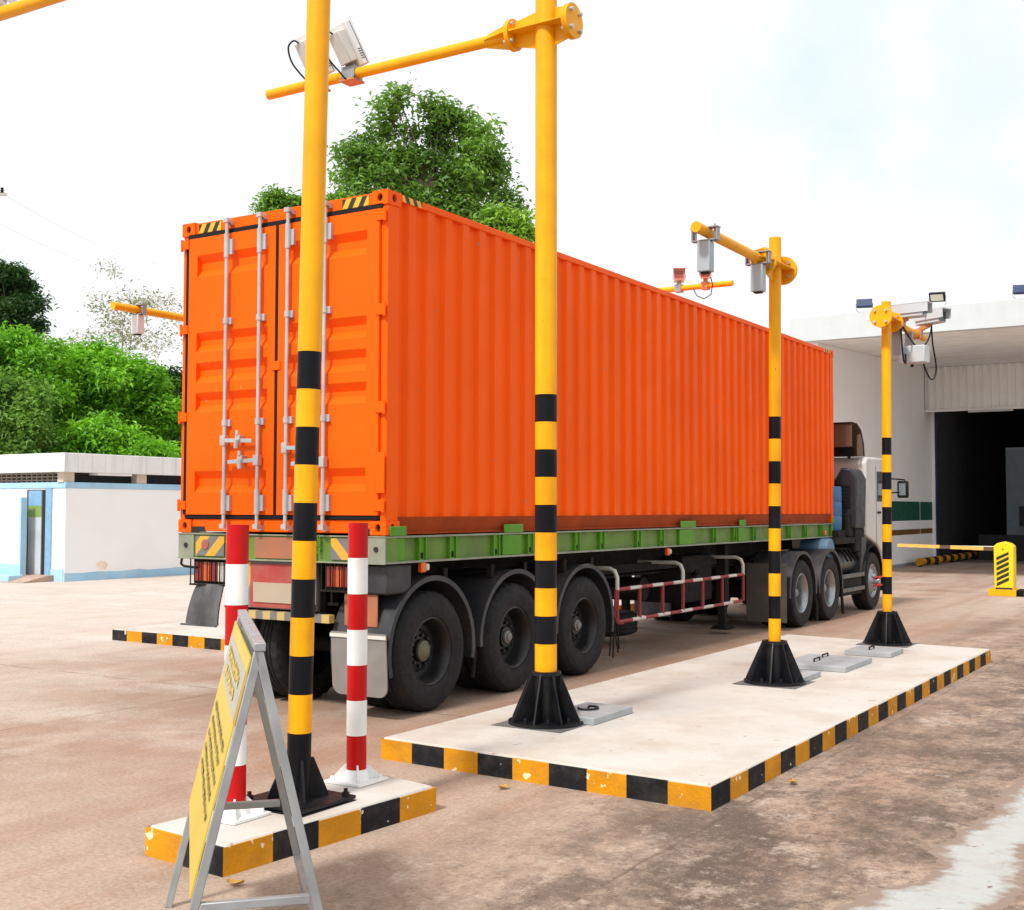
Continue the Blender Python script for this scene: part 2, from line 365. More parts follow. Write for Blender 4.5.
def cement_material():
    """broken edge: the smear thins out to bare stained concrete where the coat was brushed out"""
    m = mat('cement_smear', (.43, .44, .425), .9, var=.10, vscale=3, dirt=(.27, .24, .21), damt=.6, dscale=3, chip=(.2, .155, .125), cthr=.67, cscale=11, bump=.6, bscale=40)
    nt = m.node_tree; N = nt.nodes; L = nt.links; b = [n for n in N if n.type == 'BSDF_PRINCIPLED'][0]
    src = b.inputs['Base Color'].links[0].from_socket
    at = N.new('ShaderNodeAttribute'); at.attribute_name = 'coat'
    nz = N.new('ShaderNodeTexNoise'); nz.inputs['Scale'].default_value = 7; nz.inputs['Detail'].default_value = 9; nz.inputs['Roughness'].default_value = .72
    geo = N.new('ShaderNodeNewGeometry'); L.new(geo.outputs['Position'], nz.inputs['Vector'])
    ad = N.new('ShaderNodeMath'); ad.operation = 'ADD'; L.new(at.outputs['Fac'], ad.inputs[0]); L.new(nz.outputs['Fac'], ad.inputs[1])
    mr = N.new('ShaderNodeMapRange'); mr.inputs[1].default_value = .78; mr.inputs[2].default_value = 1.02; L.new(ad.outputs[0], mr.inputs[0])
    x = N.new('ShaderNodeMix'); x.data_type = 'RGBA'; L.new(mr.outputs[0], x.inputs['Factor'])
    i = [k for k in x.inputs if k.type == 'RGBA']; i[0].default_value = (.255, .185, .145, 1); L.new(src, i[1])
    L.new([k for k in x.outputs if k.type == 'RGBA'][0], b.inputs['Base Color'])
    return m
cpo = cp.build('cement_path', cement_material()); cpo['kind'] = 'structure'
atr = cpo.data.attributes.new('coat', 'FLOAT', 'POINT')
atr.data.foreach_set('value', [v for _ in range(NR + 1) for v in (.0, .18, .34, .48, .56, .6, .56, .46, .32, .16, .0)])

# ------------------------------------------------------------------ traffic islands
def island(name, label, corners, counts, zt=.15):
    """corners: front-near-lane, front-far, back-far, back-near (counter-clockwise from above); counts: (stripes, first colour) per side"""
    C4 = [V((*c, 0)) for c in corners]; cen = sum(C4, V((0, 0, 0))) / 4
    t = thing(name, label, 'kerb island', cen, 'painted concrete islands in the lanes')
    e = .012
    ins = [c + ((cen - c).normalized() * e * 1.42) for c in C4]
    MB().prism([(c.x, c.y) for c in ins], 'z', 0, zt).build('slab', ISLAND, t, bevel=.014)
    k = MB(); zk = zt - .010
    for j in range(4):
        p, q_, pi, qi = C4[j], C4[(j + 1) % 4], ins[j], ins[(j + 1) % 4]; n, first = counts[j]
        for i in range(n):
            a, c = p.lerp(q_, i / n), p.lerp(q_, (i + 1) / n); ai, ci = pi.lerp(qi, i / n - 0), pi.lerp(qi, (i + 1) / n)
            jt = random.uniform(-.004, .004); vs = []
            for z in (0, zk + jt):
                vs += [(a.x, a.y, z), (c.x, c.y, z), (ci.x, ci.y, z), (ai.x, ai.y, z)]
            k.add(vs, [(3, 2, 1, 0), (4, 5, 6, 7), (0, 1, 5, 4), (1, 2, 6, 5), (2, 3, 7, 6), (3, 0, 4, 7)], (i + first) % 2)
    k.build('kerb', [KYEL, KBLK], t)
    return t
island('traffic_island', 'long white concrete island with striped kerb under the three cone-based yellow poles', [(.825, -1.10), (3.39, -1.24), (3.412, 7.04), (.845, 7.37)], [(9, 0), (28, 1), (9, 0), (28, 1)])
island('traffic_island', 'short narrow white island with striped kerb carrying the two red and white bollards', [(1.30, -3.635), (1.908, -3.69), (2.025, -2.10), (1.45, -1.99)], [(2, 0), (5, 0), (2, 0), (5, 1)])
island('traffic_island', 'white striped-kerb island on the far side of the trailer', [(-7.03, 3.06), (-3.15, 2.95), (-3.15, 11.13), (-7.0, 11.2)], [(13, 1), (28, 1), (13, 0), (28, 1)])

# ------------------------------------------------------------------ shipping container
CL, CW, CH, ZB = 12.19, 2.438, 2.896, 1.55
ZT = ZB + CH
ct = thing('shipping_container', 'tall orange corrugated shipping container riding on the green trailer', 'container', (-CW / 2, CL / 2, ZB))
def corr(y0, y1, x, z0, z1, sgn, out=.0, depth=.038):
    """vertical trapezoid corrugation, outer face at x"""
    pts = []; y = y0; p = .278
    n = round((y1 - y0) / p); p = (y1 - y0) / n
    for i in range(n):
        a = y0 + i * p
        for f, d in ((0, depth), (.37, depth), (.50, 0), (.87, 0)):
            pts.append((a + f * p, d))
    pts.append((y1, depth))
    rows = [[(x - sgn * d, yy, z) for z in (z0, z1)] for yy, d in pts]
    return rows
for xs, sg in ((-.012, 1), (-CW + .012, -1)):
    m = MB(); rows = corr(.165, CL - .165, xs, ZB + .15, ZT - .055, sg)
    m.sheet(rows)
    m.build('side_panel', ORANGE, ct)
m = MB().box(-CW + .05, -.05, .1, CL - .1, ZT - .03, ZT - .02)
for i in range(58):
    yy = .35 + i * .2; m.box(-CW + .12, -.12, yy, yy + .1, ZT - .0199, ZT - .006)
m.build('roof_panel', ORANGE, ct)
MB().box(-CW + .06, -.06, .12, CL - .12, ZB + .02, ZB + .06).build('floor', CHASSIS, ct)
MB().box(-CW + .06, -.06, CL - .07, CL - .05, ZB + .1, ZT - .05).build('front_panel', ORANGE, ct)
for xs, sg in ((0, 1), (-CW, -1)):
    MB().box(xs - sg * .065, xs - sg * .002, .179, CL - .179, ZT - .063, ZT - .003).build('top_rail', ORANGE, ct, bevel=.004)
    m = MB()   # bottom rail: web leaning in under the wall
    m.prism([(xs - sg * .004, ZB + .152), (xs - sg * .012, ZB + .135), (xs - sg * .058, ZB + .022), (xs - sg * .03, ZB + .004), (xs - sg * .10, ZB + .004), (xs - sg * .10, ZB + .152)], 'y', .179, CL - .179)
    m.build('bottom_rail', RAILSHADE, ct)
def casting(x, y, z):
    m = MB(); w, l, h = .162, .178, .118
    sxn = -1 if x == 0 else 1; syn = 1 if y == 0 else -1; szn = 1 if z == ZB else -1
    x0, x1 = sorted((x, x + sxn * w)); y0, y1 = sorted((y, y + syn * l)); z0, z1 = sorted((z, z + szn * h))
    if y == 0: y0 -= .012
    if x == 0: x1 += .004
    else: x0 -= .004
    if z != ZB: z1 += .004
    th = .03
    # shell with real oval openings in the end face and the side face
    def face(o, u, v, lu, lv, nrm):
        o, u, v, nrm = V(o), V(u), V(v), V(nrm); n = 20; hr = (.03, .036)
        out = []; inn = []
        for i in range(n):
            a = 2 * PI * (i + .5) / n; ca, sa = math.cos(a), math.sin(a)
            inn.append(o + u * (lu / 2 + hr[0] * ca) + v * (lv / 2 + hr[1] * sa))
            k = min(lu / 2 / max(abs(ca), 1e-6), lv / 2 / max(abs(sa), 1e-6))
            out.append(o + u * (lu / 2 + k * ca) + v * (lv / 2 + k * sa))
        dp = [p - nrm * th for p in inn]
        m.add(out + inn + dp, [(i, (i + 1) % n, n + (i + 1) % n, n + i) for i in range(n)] + [(n + i, n + (i + 1) % n, 2 * n + (i + 1) % n, 2 * n + i) for i in range(n)])
        m.add(dp, [tuple(range(n))], 1)
        # corner fill triangles
        cs = [o + u * lu * a + v * lv * c for a in (0, 1) for c in (0, 1)]
        for cpt in cs:
            near = sorted(range(n), key=lambda i: (out[i] - cpt).length)[:2]
            m.add([cpt, out[near[0]], out[near[1]]], [(0, 1, 2)])
    fy, ny = (y0, -1) if y == 0 else (y1, 1); fx, nx = (x1, 1) if x == 0 else (x0, -1)
    face((x0, fy, z0), (1, 0, 0), (0, 0, 1), x1 - x0, z1 - z0, (0, ny, 0))
    face((fx, y0, z0), (0, 1, 0), (0, 0, 1), y1 - y0, z1 - z0, (nx, 0, 0))
    by, bx = (y1, x0) if y == 0 else (y0, x0); bx = x0 if x == 0 else x1
    m.add([(x0, y0, z0), (x1, y0, z0), (x1, y1, z0), (x0, y1, z0)], [(0, 1, 2, 3)]); m.add([(x0, y0, z1), (x1, y0, z1), (x1, y1, z1), (x0, y1, z1)], [(0, 1, 2, 3)])
    m.add([(x0, by, z0), (x1, by, z0), (x1, by, z1), (x0, by, z1)], [(0, 1, 2, 3)]); m.add([(bx, y0, z0), (bx, y1, z0), (bx, y1, z1), (bx, y0, z1)], [(0, 1, 2, 3)])
    m.build('corner_casting', [ORANGE, DARKIN], ct)
for x in (0, -CW):
    for y in (0, CL):
        for z in (ZB, ZT): casting(x, y, z)
        sxn = -1 if x == 0 else 1; syn = 1 if y == 0 else -1
        x0, x1 = sorted((x + sxn * .003, x + sxn * .07)); y0, y1 = sorted((y + syn * .003, y + syn * .165))
        MB().box(x0, x1, y0, y1, ZB + .1175, ZT - .1175).build('corner_post', ORANGE, ct, bevel=.006)
# header and sill
m = MB().box(-CW + .163, -.163, .004, .11, ZT - .122, ZT - .006); m.build('door_header', ORANGE, ct, bevel=.006)
m = MB().box(-CW + .163, -.163, .004, .12, ZB + .012, ZB + .125)
m.build('door_sill', ORANGE, ct, bevel=.006)
MB().box(-CW + .163, -CW + .33, -.001, .006, ZB + .004, ZB + .055).box(-.33, -.163, -.001, .006, ZB + .004, ZB + .055).build('fork_recess', DARKIN, ct)  # thin near-black plates, recess shade put into the colour
def hazard_strip(p, u, v, lu, lv, nrm, n=4, slots=(HAZYC := None,)):
    pass
CY = mat('decal_yellow', (.85, .42, .01), .5); CK = mat('decal_black', (.02, .02, .02), .5)
def decal(name, o, u, v, lu, lv, nrm, n, mats, parent, th=.003, lean=.55, ang=1, border=None):
    """a thin rectangle split in slanted bands; o corner, u along, v up"""
    o, u, v, nrm = V(o), V(u), V(v), V(nrm); m = MB()
    w = lu / n
    edges = []
    cuts = [-lv * lean + i * w / 1.0 for i in range(-1, 2 * n + 4)]
    w = lu / n
    i = -6
    while True:
        a0 = i * w; a1 = (i + 1) * w
        poly = [(a0, 0), (a1, 0), (a1 + ang * lv * lean, lv), (a0 + ang * lv * lean, lv)]
        # clip in u to 0..lu
        def clip(poly, val, keep):
            out = []
            for k in range(len(poly)):
                p, q = poly[k], poly[(k + 1) % len(poly)]
                ip, iq = keep(p[0]), keep(q[0])
                if ip: out.append(p)
                if ip != iq:
                    f = (val - p[0]) / (q[0] - p[0]); out.append((val, p[1] + f * (q[1] - p[1])))
            return out
        poly = clip(poly, 0, lambda x: x >= 0)
        if poly: poly = clip(poly, lu, lambda x: x <= lu)
        if len(poly) >= 3:
            P = [o + u * p[0] + v * p[1] for p in poly]; k = len(P)
            m.add([p for p in P] + [p + nrm * th for p in P], [tuple(range(k)), tuple(range(k, 2 * k))] + [(a, (a + 1) % k, k + (a + 1) % k, k + a) for a in range(k)], i % 2)
        i += 1
        if i * w > lu + lv * lean + w: break
    return m.build(name, mats, parent)
decal('hazard_decal', (-CW + .20, .0035, ZT - .105), (1, 0, 0), (0, 0, 1), .29, .085, (0, -1, 0), 5, [CY, CK], ct)
decal('hazard_decal', (-.50, .0035, ZT - .105), (1, 0, 0), (0, 0, 1), .29, .085, (0, -1, 0), 5, [CY, CK], ct)
decal('hazard_decal', (-.0025, .20, ZT - .060), (0, 1, 0), (0, 0, 1), .28, .054, (1, 0, 0), 5, [CY, CK], ct, ang=-1)
decal('hazard_decal', (-.0025, CL - .48, ZT - .060), (0, 1, 0), (0, 0, 1), .28, .054, (1, 0, 0), 5, [CY, CK], ct, ang=-1)
# doors
DZ0, DZ1 = ZB + .165, ZT - .155
GR = [(3.92, 4.126), (3.215, 3.40), (2.93, 3.12), (2.66, 2.84), (1.915, 2.115)]
def door(x0, x1, hinge_right):
    yf = -.022; m = MB()
    m.box(x0, x1, yf + .056, .06, DZ0, DZ1)
    # framed face with pressed horizontal grooves
    fx0, fx1 = x0 + .085, x1 - .085
    if hinge_right: fx1 = x1 - .13
    else: fx0 = x0 + .11
    zs = [(DZ0, 0)]
    d = .052
    prof = []
    for z0, z1 in sorted(GR):
        prof += [(z0, 0), (z0 + .068, d), (z1 - .068, d), (z1, 0)]
    prof = [(DZ0, 0)] + prof + [(DZ1, 0)]
    rows = [[(fx0, yf + dd, z), (fx1, yf + dd, z)] for z, dd in prof]
    m.sheet(rows)
    for a, b2 in ((x0, fx0), (fx1, x1)):
        m.add([(a, yf, DZ0), (b2, yf, DZ0), (b2, yf, DZ1), (a, yf, DZ1)], [(0, 1, 2, 3)])
    for xx in (fx0, fx1):   # groove ends
        for z0, z1 in GR: m.add([(xx, yf, z0), (xx, yf + d, z0 + .068), (xx, yf + d, z1 - .068), (xx, yf, z1)], [(0, 1, 2, 3)])
    for za in (DZ0, DZ1): m.add([(x0, yf, za), (x1, yf, za), (x1, yf + .057, za), (x0, yf + .057, za)], [(0, 1, 2, 3)])
    for xa in (x0, x1): m.add([(xa, yf, DZ0), (xa, yf + .057, DZ0), (xa, yf + .057, DZ1), (xa, yf, DZ1)], [(0, 1, 2, 3)])
    return m.build('door', ORANGE, ct)
d1 = door(-2.335, -1.245, False); d2 = door(-1.205, -.075, True)
# gaskets: top, bottom, meeting edges, left side
gk = [MB().box(-2.36, -.05, -.012, .003, DZ1 + .002, DZ1 + .045), MB().box(-2.36, -.075, -.012, .003, DZ0 - .036, DZ0 - .002),
      MB().box(-1.243, -1.207, -.014, .003, DZ0, DZ1), MB().box(-2.385, -2.337, -.010, .003, DZ0, DZ1)]
for k in gk: k.build('gasket', GASKET, ct)
# hinges
for z in (1.80, 2.62, 3.44, 4.24):
    MB().box(-.10, -.012, -.034, -.0225, z - .05, z + .045).cyl((-.012, -.028, z - .06), (-.012, -.028, z + .055), .014, n=10).build('hinge', ORANGE, d2, bevel=.003)
    MB().box(-2.425, -2.335, -.034, -.0225, z - .04, z + .04).cyl((-2.425, -.028, z - .055), (-2.425, -.028, z + .055), .014, n=10).build('hinge', ORANGE, d1, bevel=.003)
MB().box(-.09, .002, -.036, -.0225, 1.90, 2.24).build('lap_plate', ORANGE, d2, bevel=.003)
# central seal clip
MB().box(-1.27, -1.17, -.034, -.0145, 2.995, 3.075).build('clip', ORANGE, d2, bevel=.003)
# locking bars
def lockbar(x, d, hdir, hz):
    yb = -.062
    m = MB().cyl((x, yb, ZB + .06), (x, yb, ZT - .045), .0175, n=14)
    for z in (ZB + .06, ZT - .05):
        m.box(x - .028, x + .028, yb - .026, yb + .026, z - .018, z + .022)
        m.box(x - .03, x + .03, yb + .02, .003, z - .03, z + .012)
    for z in (ZB + .26, ZT - .30):
        m.cyl((x, yb, z - .09), (x, yb, z + .13), .026, n=14)
        m.box(x + .022, x + .062, yb + .005, -.023, z - .06, z + .08)
    for z in (2.545, 3.475):
        m.cyl((x, yb, z - .025), (x, yb, z + .025), .027, n=12); m.box(x - .02, x + .055, yb + .008, -.023, z - .03, z + .03)
    b = m.build('locking_bar', ZINC, d)
    h = MB(); z = hz
    h.box(x - .03, x + .03, yb - .03, yb + .022, z - .045, z + .045)
    h.bar((x, yb - .02, z), (x + hdir * .35, yb - .012, z - .012), .016, .036, up=(0, 0, 1))
    xm = x + hdir * .19
    h.box(xm - .028, xm + .028, yb - .034, -.024, z + .0, z + .045); h.cyl((xm, yb - .03, z + .045), (xm, yb - .03, z + .085), .018, n=10)
    h.cyl((xm - .01 * hdir, yb - .034, z - .075), (xm, yb - .034, z), .022, .028, n=10)
    h.build('door_handle', ZINC, d, bevel=.003)
lockbar(-1.807, d1, 1, 2.385); lockbar(-1.398, d1, -1, 2.20); lockbar(-1.062, d2, 1, 2.30); lockbar(-.636, d2, -1, 2.17)
# small white stencil beside the bar
def letters(txt, size, o, u, v, nrm, mats, parent, name='lettering', th=.0015, extr=True):
    cu_ = bpy.data.curves.new('txt', 'FONT'); cu_.body = txt; cu_.size = size; cu_.extrude = th
    tmp = bpy.data.objects.new('tmp_txt', cu_); col.objects.link(tmp)
    dg = bpy.context.evaluated_depsgraph_get()
    me = bpy.data.meshes.new_from_object(tmp.evaluated_get(dg))
    bpy.data.objects.remove(tmp)
    u, v, nrm, o = V(u), V(v), V(nrm), V(o); o0 = ORG[parent.name]
    for vert in me.vertices:
        c = vert.co.copy(); p = o + u * c.x + v * c.y + nrm * (c.z + th) - o0; vert.co = p
    me.name = name; me.materials.clear(); me.materials.append(mats)
    ob = bpy.data.objects.new(name, me); col.objects.link(ob); ob.parent = parent; ORG[ob.name] = o0.copy()
    return ob
letters('SS', .085, (-.745, -.0222, 3.275), (1, 0, 0), (0, 0, 1), (0, -1, 0), WHITEP, d2)

# ------------------------------------------------------------------ wheels (shared by trailer and tractor)
def tyre_mb(c, ax, r=.525, w=.27):
    """outer sidewall at c, tyre extends against axis"""
    a = V(ax)
    prof = [(.295, -.012), (.305, .004), (.33, .012), (.40, .020), (.45, .018), (.475, .010), (.478, .0125), (.495, -.006), (r - .008, -.022), (r, -.040),
            (r, -.085), (r - .012, -.088), (r - .012, -.096), (r, -.1), (r, -.13), (r - .012, -.132), (r - .012, -.142), (r, -.145), (r, -.172), (r - .012, -.175), (r - .012, -.183), (r, -.186),
            (r, -w + .04), (r - .008, -w + .022), (.47, -w), (.40, -w - .015), (.30, -w + .01)]
    def mod(k, i, rr):
        if k in (8, 9, 22, 23): return rr - (.009 if (i // 2) % 2 else 0)
        return rr
    return MB().lathe(prof, c, a, n=128, mod=mod)
def dish_rim_mb(c, ax, r=.30, depth=.15, ctr=0):
    c, a = V(c), V(ax)
    m = MB()
    prof = [(r + .004, -.016), (r, -.004), (r - .012, .002), (r - .022, -.006), (r - .03, -.03), (r - .045, -.055), (r - .05, -.10), (r - .065, -depth)]
    m.lathe(prof, c, a, n=64)
    m.lathe([(r - .065, -depth), (.19, -depth - .004), (.17, -depth + .012), (.10, -depth + .016), (.098, -depth + .05), (.0, -depth + .052)], c, a, n=64, mi=ctr)
    m0 = MB().lathe([(r + .004, -.016), (r, -.004), (r - .012, .002), (r - .022, -.006), (r - .03, -.03), (r - .045, -.055), (r - .05, -.10), (r - .065, -depth), (.19, -depth - .004), (.17, -depth + .012), (.10, -depth + .016), (.098, -depth + .05), (.0, -depth + .052)], c, a, n=64)
    u = a.orthogonal().normalized(); w = a.cross(u)
    for i in range(10):
        t = 2 * PI * i / 10; p = c + a * (-depth + .012) + (.135) * (math.cos(t) * u + math.sin(t) * w)
        m.cyl(p, p + a * .03, .015, n=6, mi=ctr, smooth=False)
    return m
def make_wheel(parent, c, ax, rim_m, hub_m, dual=True, hub_r=.062, hub_out=.0, depth=.15, front=False, r=.525):
    w = part_empty('wheel', parent, c); c = V(c); a = V(ax)
    t = tyre_mb(c, a, r)
    if dual:
        t2 = tyre_mb(c - a * .31, a, r); t.add(t2.v, t2.f, 0, True)
    t.build('tyre', TYRE, w)
    if front:
        m = MB().lathe([(.304, -.016), (.30, -.004), (.285, .0), (.27, -.03), (.255, -.05), (.20, -.01), (.17, .03), (.12, .045), (.0, .05)], c, a, n=64)
        u = a.orthogonal().normalized(); ww = a.cross(u)
        for i in range(10):
            tt = 2 * PI * i / 10; p = c + a * .015 + .165 * (math.cos(tt) * u + math.sin(tt) * ww); m.cyl(p, p + a * .035, .014, n=6)
        m.build('rim', rim_m, w)
        h = MB().cyl(c + a * .04, c + a * .12, .085, .07, n=20)
        h.build('hub', hub_m, w)
    else:
        dish_rim_mb(c, a, depth=depth, ctr=1).build('rim', [rim_m, RIMBLK], w)
        MB().lathe([(hub_r + .02, -depth + .04), (hub_r + .018, -depth + .07), (hub_r, -depth + .078), (hub_r, -depth + .11 + hub_out), (hub_r - .02, -depth + .125 + hub_out), (0, -depth + .126 + hub_out)], c, a, n=20).build('hub', hub_m, w)
    return w
def arc_band(m, cy, cz, r, th, a0, a1, x0, x1, n=26, mi=0):
    rows = []
    for i in range(n + 1):
        t = R(a0 + (a1 - a0) * i / n); cs, sn = math.cos(t), math.sin(t)
        rows.append((cs, sn))
    out = [[(x, cy + r * c, cz + r * s) for x in (x0, x1)] for c, s in rows]
    inn = [[(x, cy + (r - th) * c, cz + (r - th) * s) for x in (x0, x1)] for c, s in rows]
    m.sheet(out, mi, True); m.sheet([r_[::-1] for r_ in inn], mi, True)
    for j in (0, 1): m.sheet([[o[j], q[j]] for o, q in zip(out, inn)], mi)
    for e in (0, -1): m.add([out[e][0], out[e][1], inn[e][1], inn[e][0]], [(0, 1, 2, 3)], mi)
def fender_mb(cy, cz, x_out, x_in, r=.645, a0=-8, a1=188):
    m = MB(); sg = 1 if x_out > x_in else -1
    arc_band(m, cy, cz, r, .012, a0, a1, x_in, x_out - sg * .012)
    arc_band(m, cy, cz, r + .004, .045, a0, a1, x_out - sg * .0125, x_out)      # rolled outer lip
    arc_band(m, cy, cz, r + .004, .03, a0, a1, x_in - sg * .012, x_in + sg * .0005)
    return m

# ------------------------------------------------------------------ trailer
tl = thing('semi_trailer', 'green flatbed semi-trailer with three black axles under the orange container', 'trailer', (-CW / 2, 6, 0))
ZD = ZB - .008
for x, sg in ((0, 1), (-CW, -1)):
    m = MB()
    xo = x + sg * .004
    m.box(*sorted((xo - sg * .10, xo)), .0, 12.42, ZD - .016, ZD, 2); m.box(*sorted((xo - sg * .10, xo)), .0, 12.42, ZD - .232, ZD - .214, 2)
    m.box(*sorted((xo - sg * .055, xo - sg * .045)), .0, 12.42, ZD - .2145, ZD - .0155, 0)
    b = m.build('side_rail', [GREEN, GREENB, FLANGE], tl)
    for k, y in enumerate((.52, .98, 1.70, 2.32, 3.28, 3.84, 4.75, 5.38, 7.0, 7.72, 8.46, 9.2, 9.94, 10.7, 11.5)):
        g_ = MB()
        g_.box(*sorted((xo - sg * .046, xo - sg * .004)), y - .055, y - .04, ZD - .2135, ZD - .0165); g_.box(*sorted((xo - sg * .046, xo - sg * .004)), y + .04, y + .055, ZD - .2135, ZD - .0165)
        g_.box(*sorted((xo - sg * .03, xo - sg * .022)), y - .0395, y + .0395, ZD - .2135, ZD - .0165)
        g_.box(*sorted((xo - sg * .0215, xo - sg * .018)), y - .02, y + .02, ZD - .2, ZD - .15, 1)
        g_.build('stake_pocket', [GREENB, CHASSIS], tl)
    for y, w in ((.15, .23), (1.98, .34), (6.12, .46), (7.97, .24), (12.15, .28)):
        t_ = MB().box(*sorted((xo - sg * .002, xo + sg * .012)), y - w / 2, y + w / 2, ZD + .001, ZD + .082).box(*sorted((xo - sg * .044, xo - sg * .008)), y - w / 2, y + w / 2, ZD - .213, ZD - .017)
        t_.build('container_stop', GREENB, tl, bevel=.008)
# rear beam
m = MB().box(-CW, 0, .002, .16, ZD - .23, ZD - .002).build('rear_beam', GREEN, tl, bevel=.006)
MB().box(-CW - .004, .004, -.016, .0, ZD - .012, ZD + .0).box(-CW - .004, .004, -.02, .0, ZD - .236, ZD - .222).build('beam_edge', FLANGE, tl, bevel=.003)
for x0, x1 in ((-CW, -CW + .20), (-.19, 0)):
    MB().box(x0, x1, -.010, .001, ZD - .221, ZD - .013).cyl(((x0 + x1) / 2, -.0105, ZD - .11), ((x0 + x1) / 2, -.02, ZD - .11), .022, n=14, mi=1).build('end_plate', [FLANGE, DARKIN], tl)
for x0, ang in ((-2.205, 1), (-.58, -1)):
    decal('hazard_board', (x0, -.004, ZD - .205), (1, 0, 0), (0, 0, 1), .36, .18, (0, -1, 0), 3, [HAZG, HAZY], tl, th=.012, lean=1.0, ang=ang)
MB().cyl((-2.08, -.016, ZD - .10), (-2.08, -.024, ZD - .10), .045, n=20).build('reflector', PANELR, tl)
MB().box(-1.47, -.83, -.010, .001, ZD - .21, ZD - .025).build('reflector_board', PANELO, tl)
# under-run panel, bumper
MB().box(-1.63, -.78, .03, .06, .885, 1.305).build('rear_panel', HAZG, tl)
mb = MB(); mb.box(-1.545, -.82, .018, .0298, .895, 1.28); mb.build('red_board', PANELR, tl)
mb = MB(); mb.box(-1.50, -.86, .008, .0178, .94, 1.115); mb.build('blank_plate', PANELB, tl)
decal('hazard_board', (-1.628, .0295, .89), (1, 0, 0), (0, 0, 1), .08, .40, (0, -1, 0), 1, [HAZG, HAZY], tl, th=.006, lean=.35)
m = MB()
for i in range(14):
    m.box(-1.78 + i * .085, -1.78 + (i + 1) * .085, -.02, .05, .795, .865, i % 2)
m.build('bumper_bar', [HAZG, mat('bumper_yellow', (.50, .36, .12), .65, dirt=(.3, .26, .2), damt=.6, dscale=7)], tl)
for x in (-1.65, -.8): MB().box(x - .04, x + .04, .06, .14, .8, 1.32).build('bumper_bracket', CHASSIS, tl)
# lamp clusters with a slatted guard
def lamp_cluster(x0, x1):
    root = MB().box(x0, x1, .05, .16, 1.075, 1.305).build('lamp_box', CHASSIS, tl, bevel=.01)
    n = 4; w = (x1 - x0 - .03) / n
    for i in range(n):
        MB().box(x0 + .015 + i * w + .004, x0 + .015 + (i + 1) * w - .004, .030, .0498, 1.10, 1.28).build('lamp_lens', AMBER if i in (1,) else REDL if i in (0, 2) else GUARDW, root, bevel=.006)
    g_ = MB()
    for i in range(9):
        xx = x0 + (x1 - x0) * i / 8; g_.cyl((xx, .005, 1.07), (xx, .005, 1.31), .006, n=8)
    for z in (1.07, 1.31): g_.bar((x0 - .006, .005, z), (x1 + .006, .005, z), .02, .016)
    g_.build('lamp_guard', CHASSIS, root)
lamp_cluster(-2.29, -1.86); lamp_cluster(-.70, -.30)
MB().tube([(-2.40, .0, 1.31), (-2.40, -.01, 1.255), (-2.36, -.01, 1.235), (-2.2, .0, 1.225)], .012, 8).build('lamp_bracket', CHASSIS, tl)
MB().box(-.29, -.03, .06, .4, 1.05, 1.30).build('side_box', FENDER, tl, bevel=.02)
MB().box(-.52, -.16, .09, .11, .77, 1.05).build('orange_board', PANELO, tl, bevel=.01)
# hanging straps
m = MB()
m.tube([(-.76, -.03, 1.53), (-.75, -.05, 1.40), (-.80, -.055, 1.28), (-.83, -.055, 1.10), (-.80, -.05, .98), (-.78, -.045, .93)], .016, 8)
m.box(-.83, -.73, -.055, -.03, .90, .95)
m.build('strap', CHASSIS, tl)
m = MB()
for i in range(5):
    z = 1.525 - i * .03; m.tube([(-.70 + .012 * math.cos(t), -.03 + (.004 if i % 2 else -.004), z + .02 * math.sin(t)) for t in [k * PI / 4 for k in range(9)]], .005, 6)
m.build('chain', GREENB, tl)
# mud flaps
def flap(x0, x1, y, z0, z1, mt, lean=0.0):
    n = 8; poly = []
    r = .09
    for a in range(n + 1):
        t = PI + a * PI / 2 / n; poly.append((x0 + r + r * math.cos(t), z0 + r + r * math.sin(t)))
    for a in range(n + 1):
        t = 1.5 * PI + a * PI / 2 / n; poly.append((x1 - r + r * math.cos(t), z0 + r + r * math.sin(t)))
    poly += [(x1, z1), (x0, z1)]
    m = MB(); m.prism(poly, 'y', y, y + .012)
    for i in range(len(m.v)):
        p = m.v[i]; m.v[i] = (p[0], p[1] + lean * (z1 - p[2]), p[2])
    f_ = m.build('mud_flap', mt, tl)
    MB().box(x0 - .005, x1 + .005, y - .008, y - .0005, z1 - .045, z1 - .015).build('clamp_strip', GUARDW if mt is FLAP else FENDER, f_)
    return f_
flap(-.60, -.01, .015, .20, .73, FLAP, .06); 
rows = []
for i in range(9):
    z = 1.08 - i * .046; bl = .035 * math.sin(i / 8 * PI / 2)
    rows.append([(-2.22 - .10 * (i / 8) ** .6, .03 - bl * 1.5, z), (-2.04, -.01 - bl * 2, z), (-1.86, .0 - bl * 2, z)])
m = MB(); m.sheet(rows, 0, True); m.sheet([[(p[0], p[1] + .014, p[2]) for p in r][::-1] for r in rows], 0, True)
m.box(-2.315, -1.865, -.090, -.066, .700, .716)
m.build('mud_flap', FLAPD, tl)
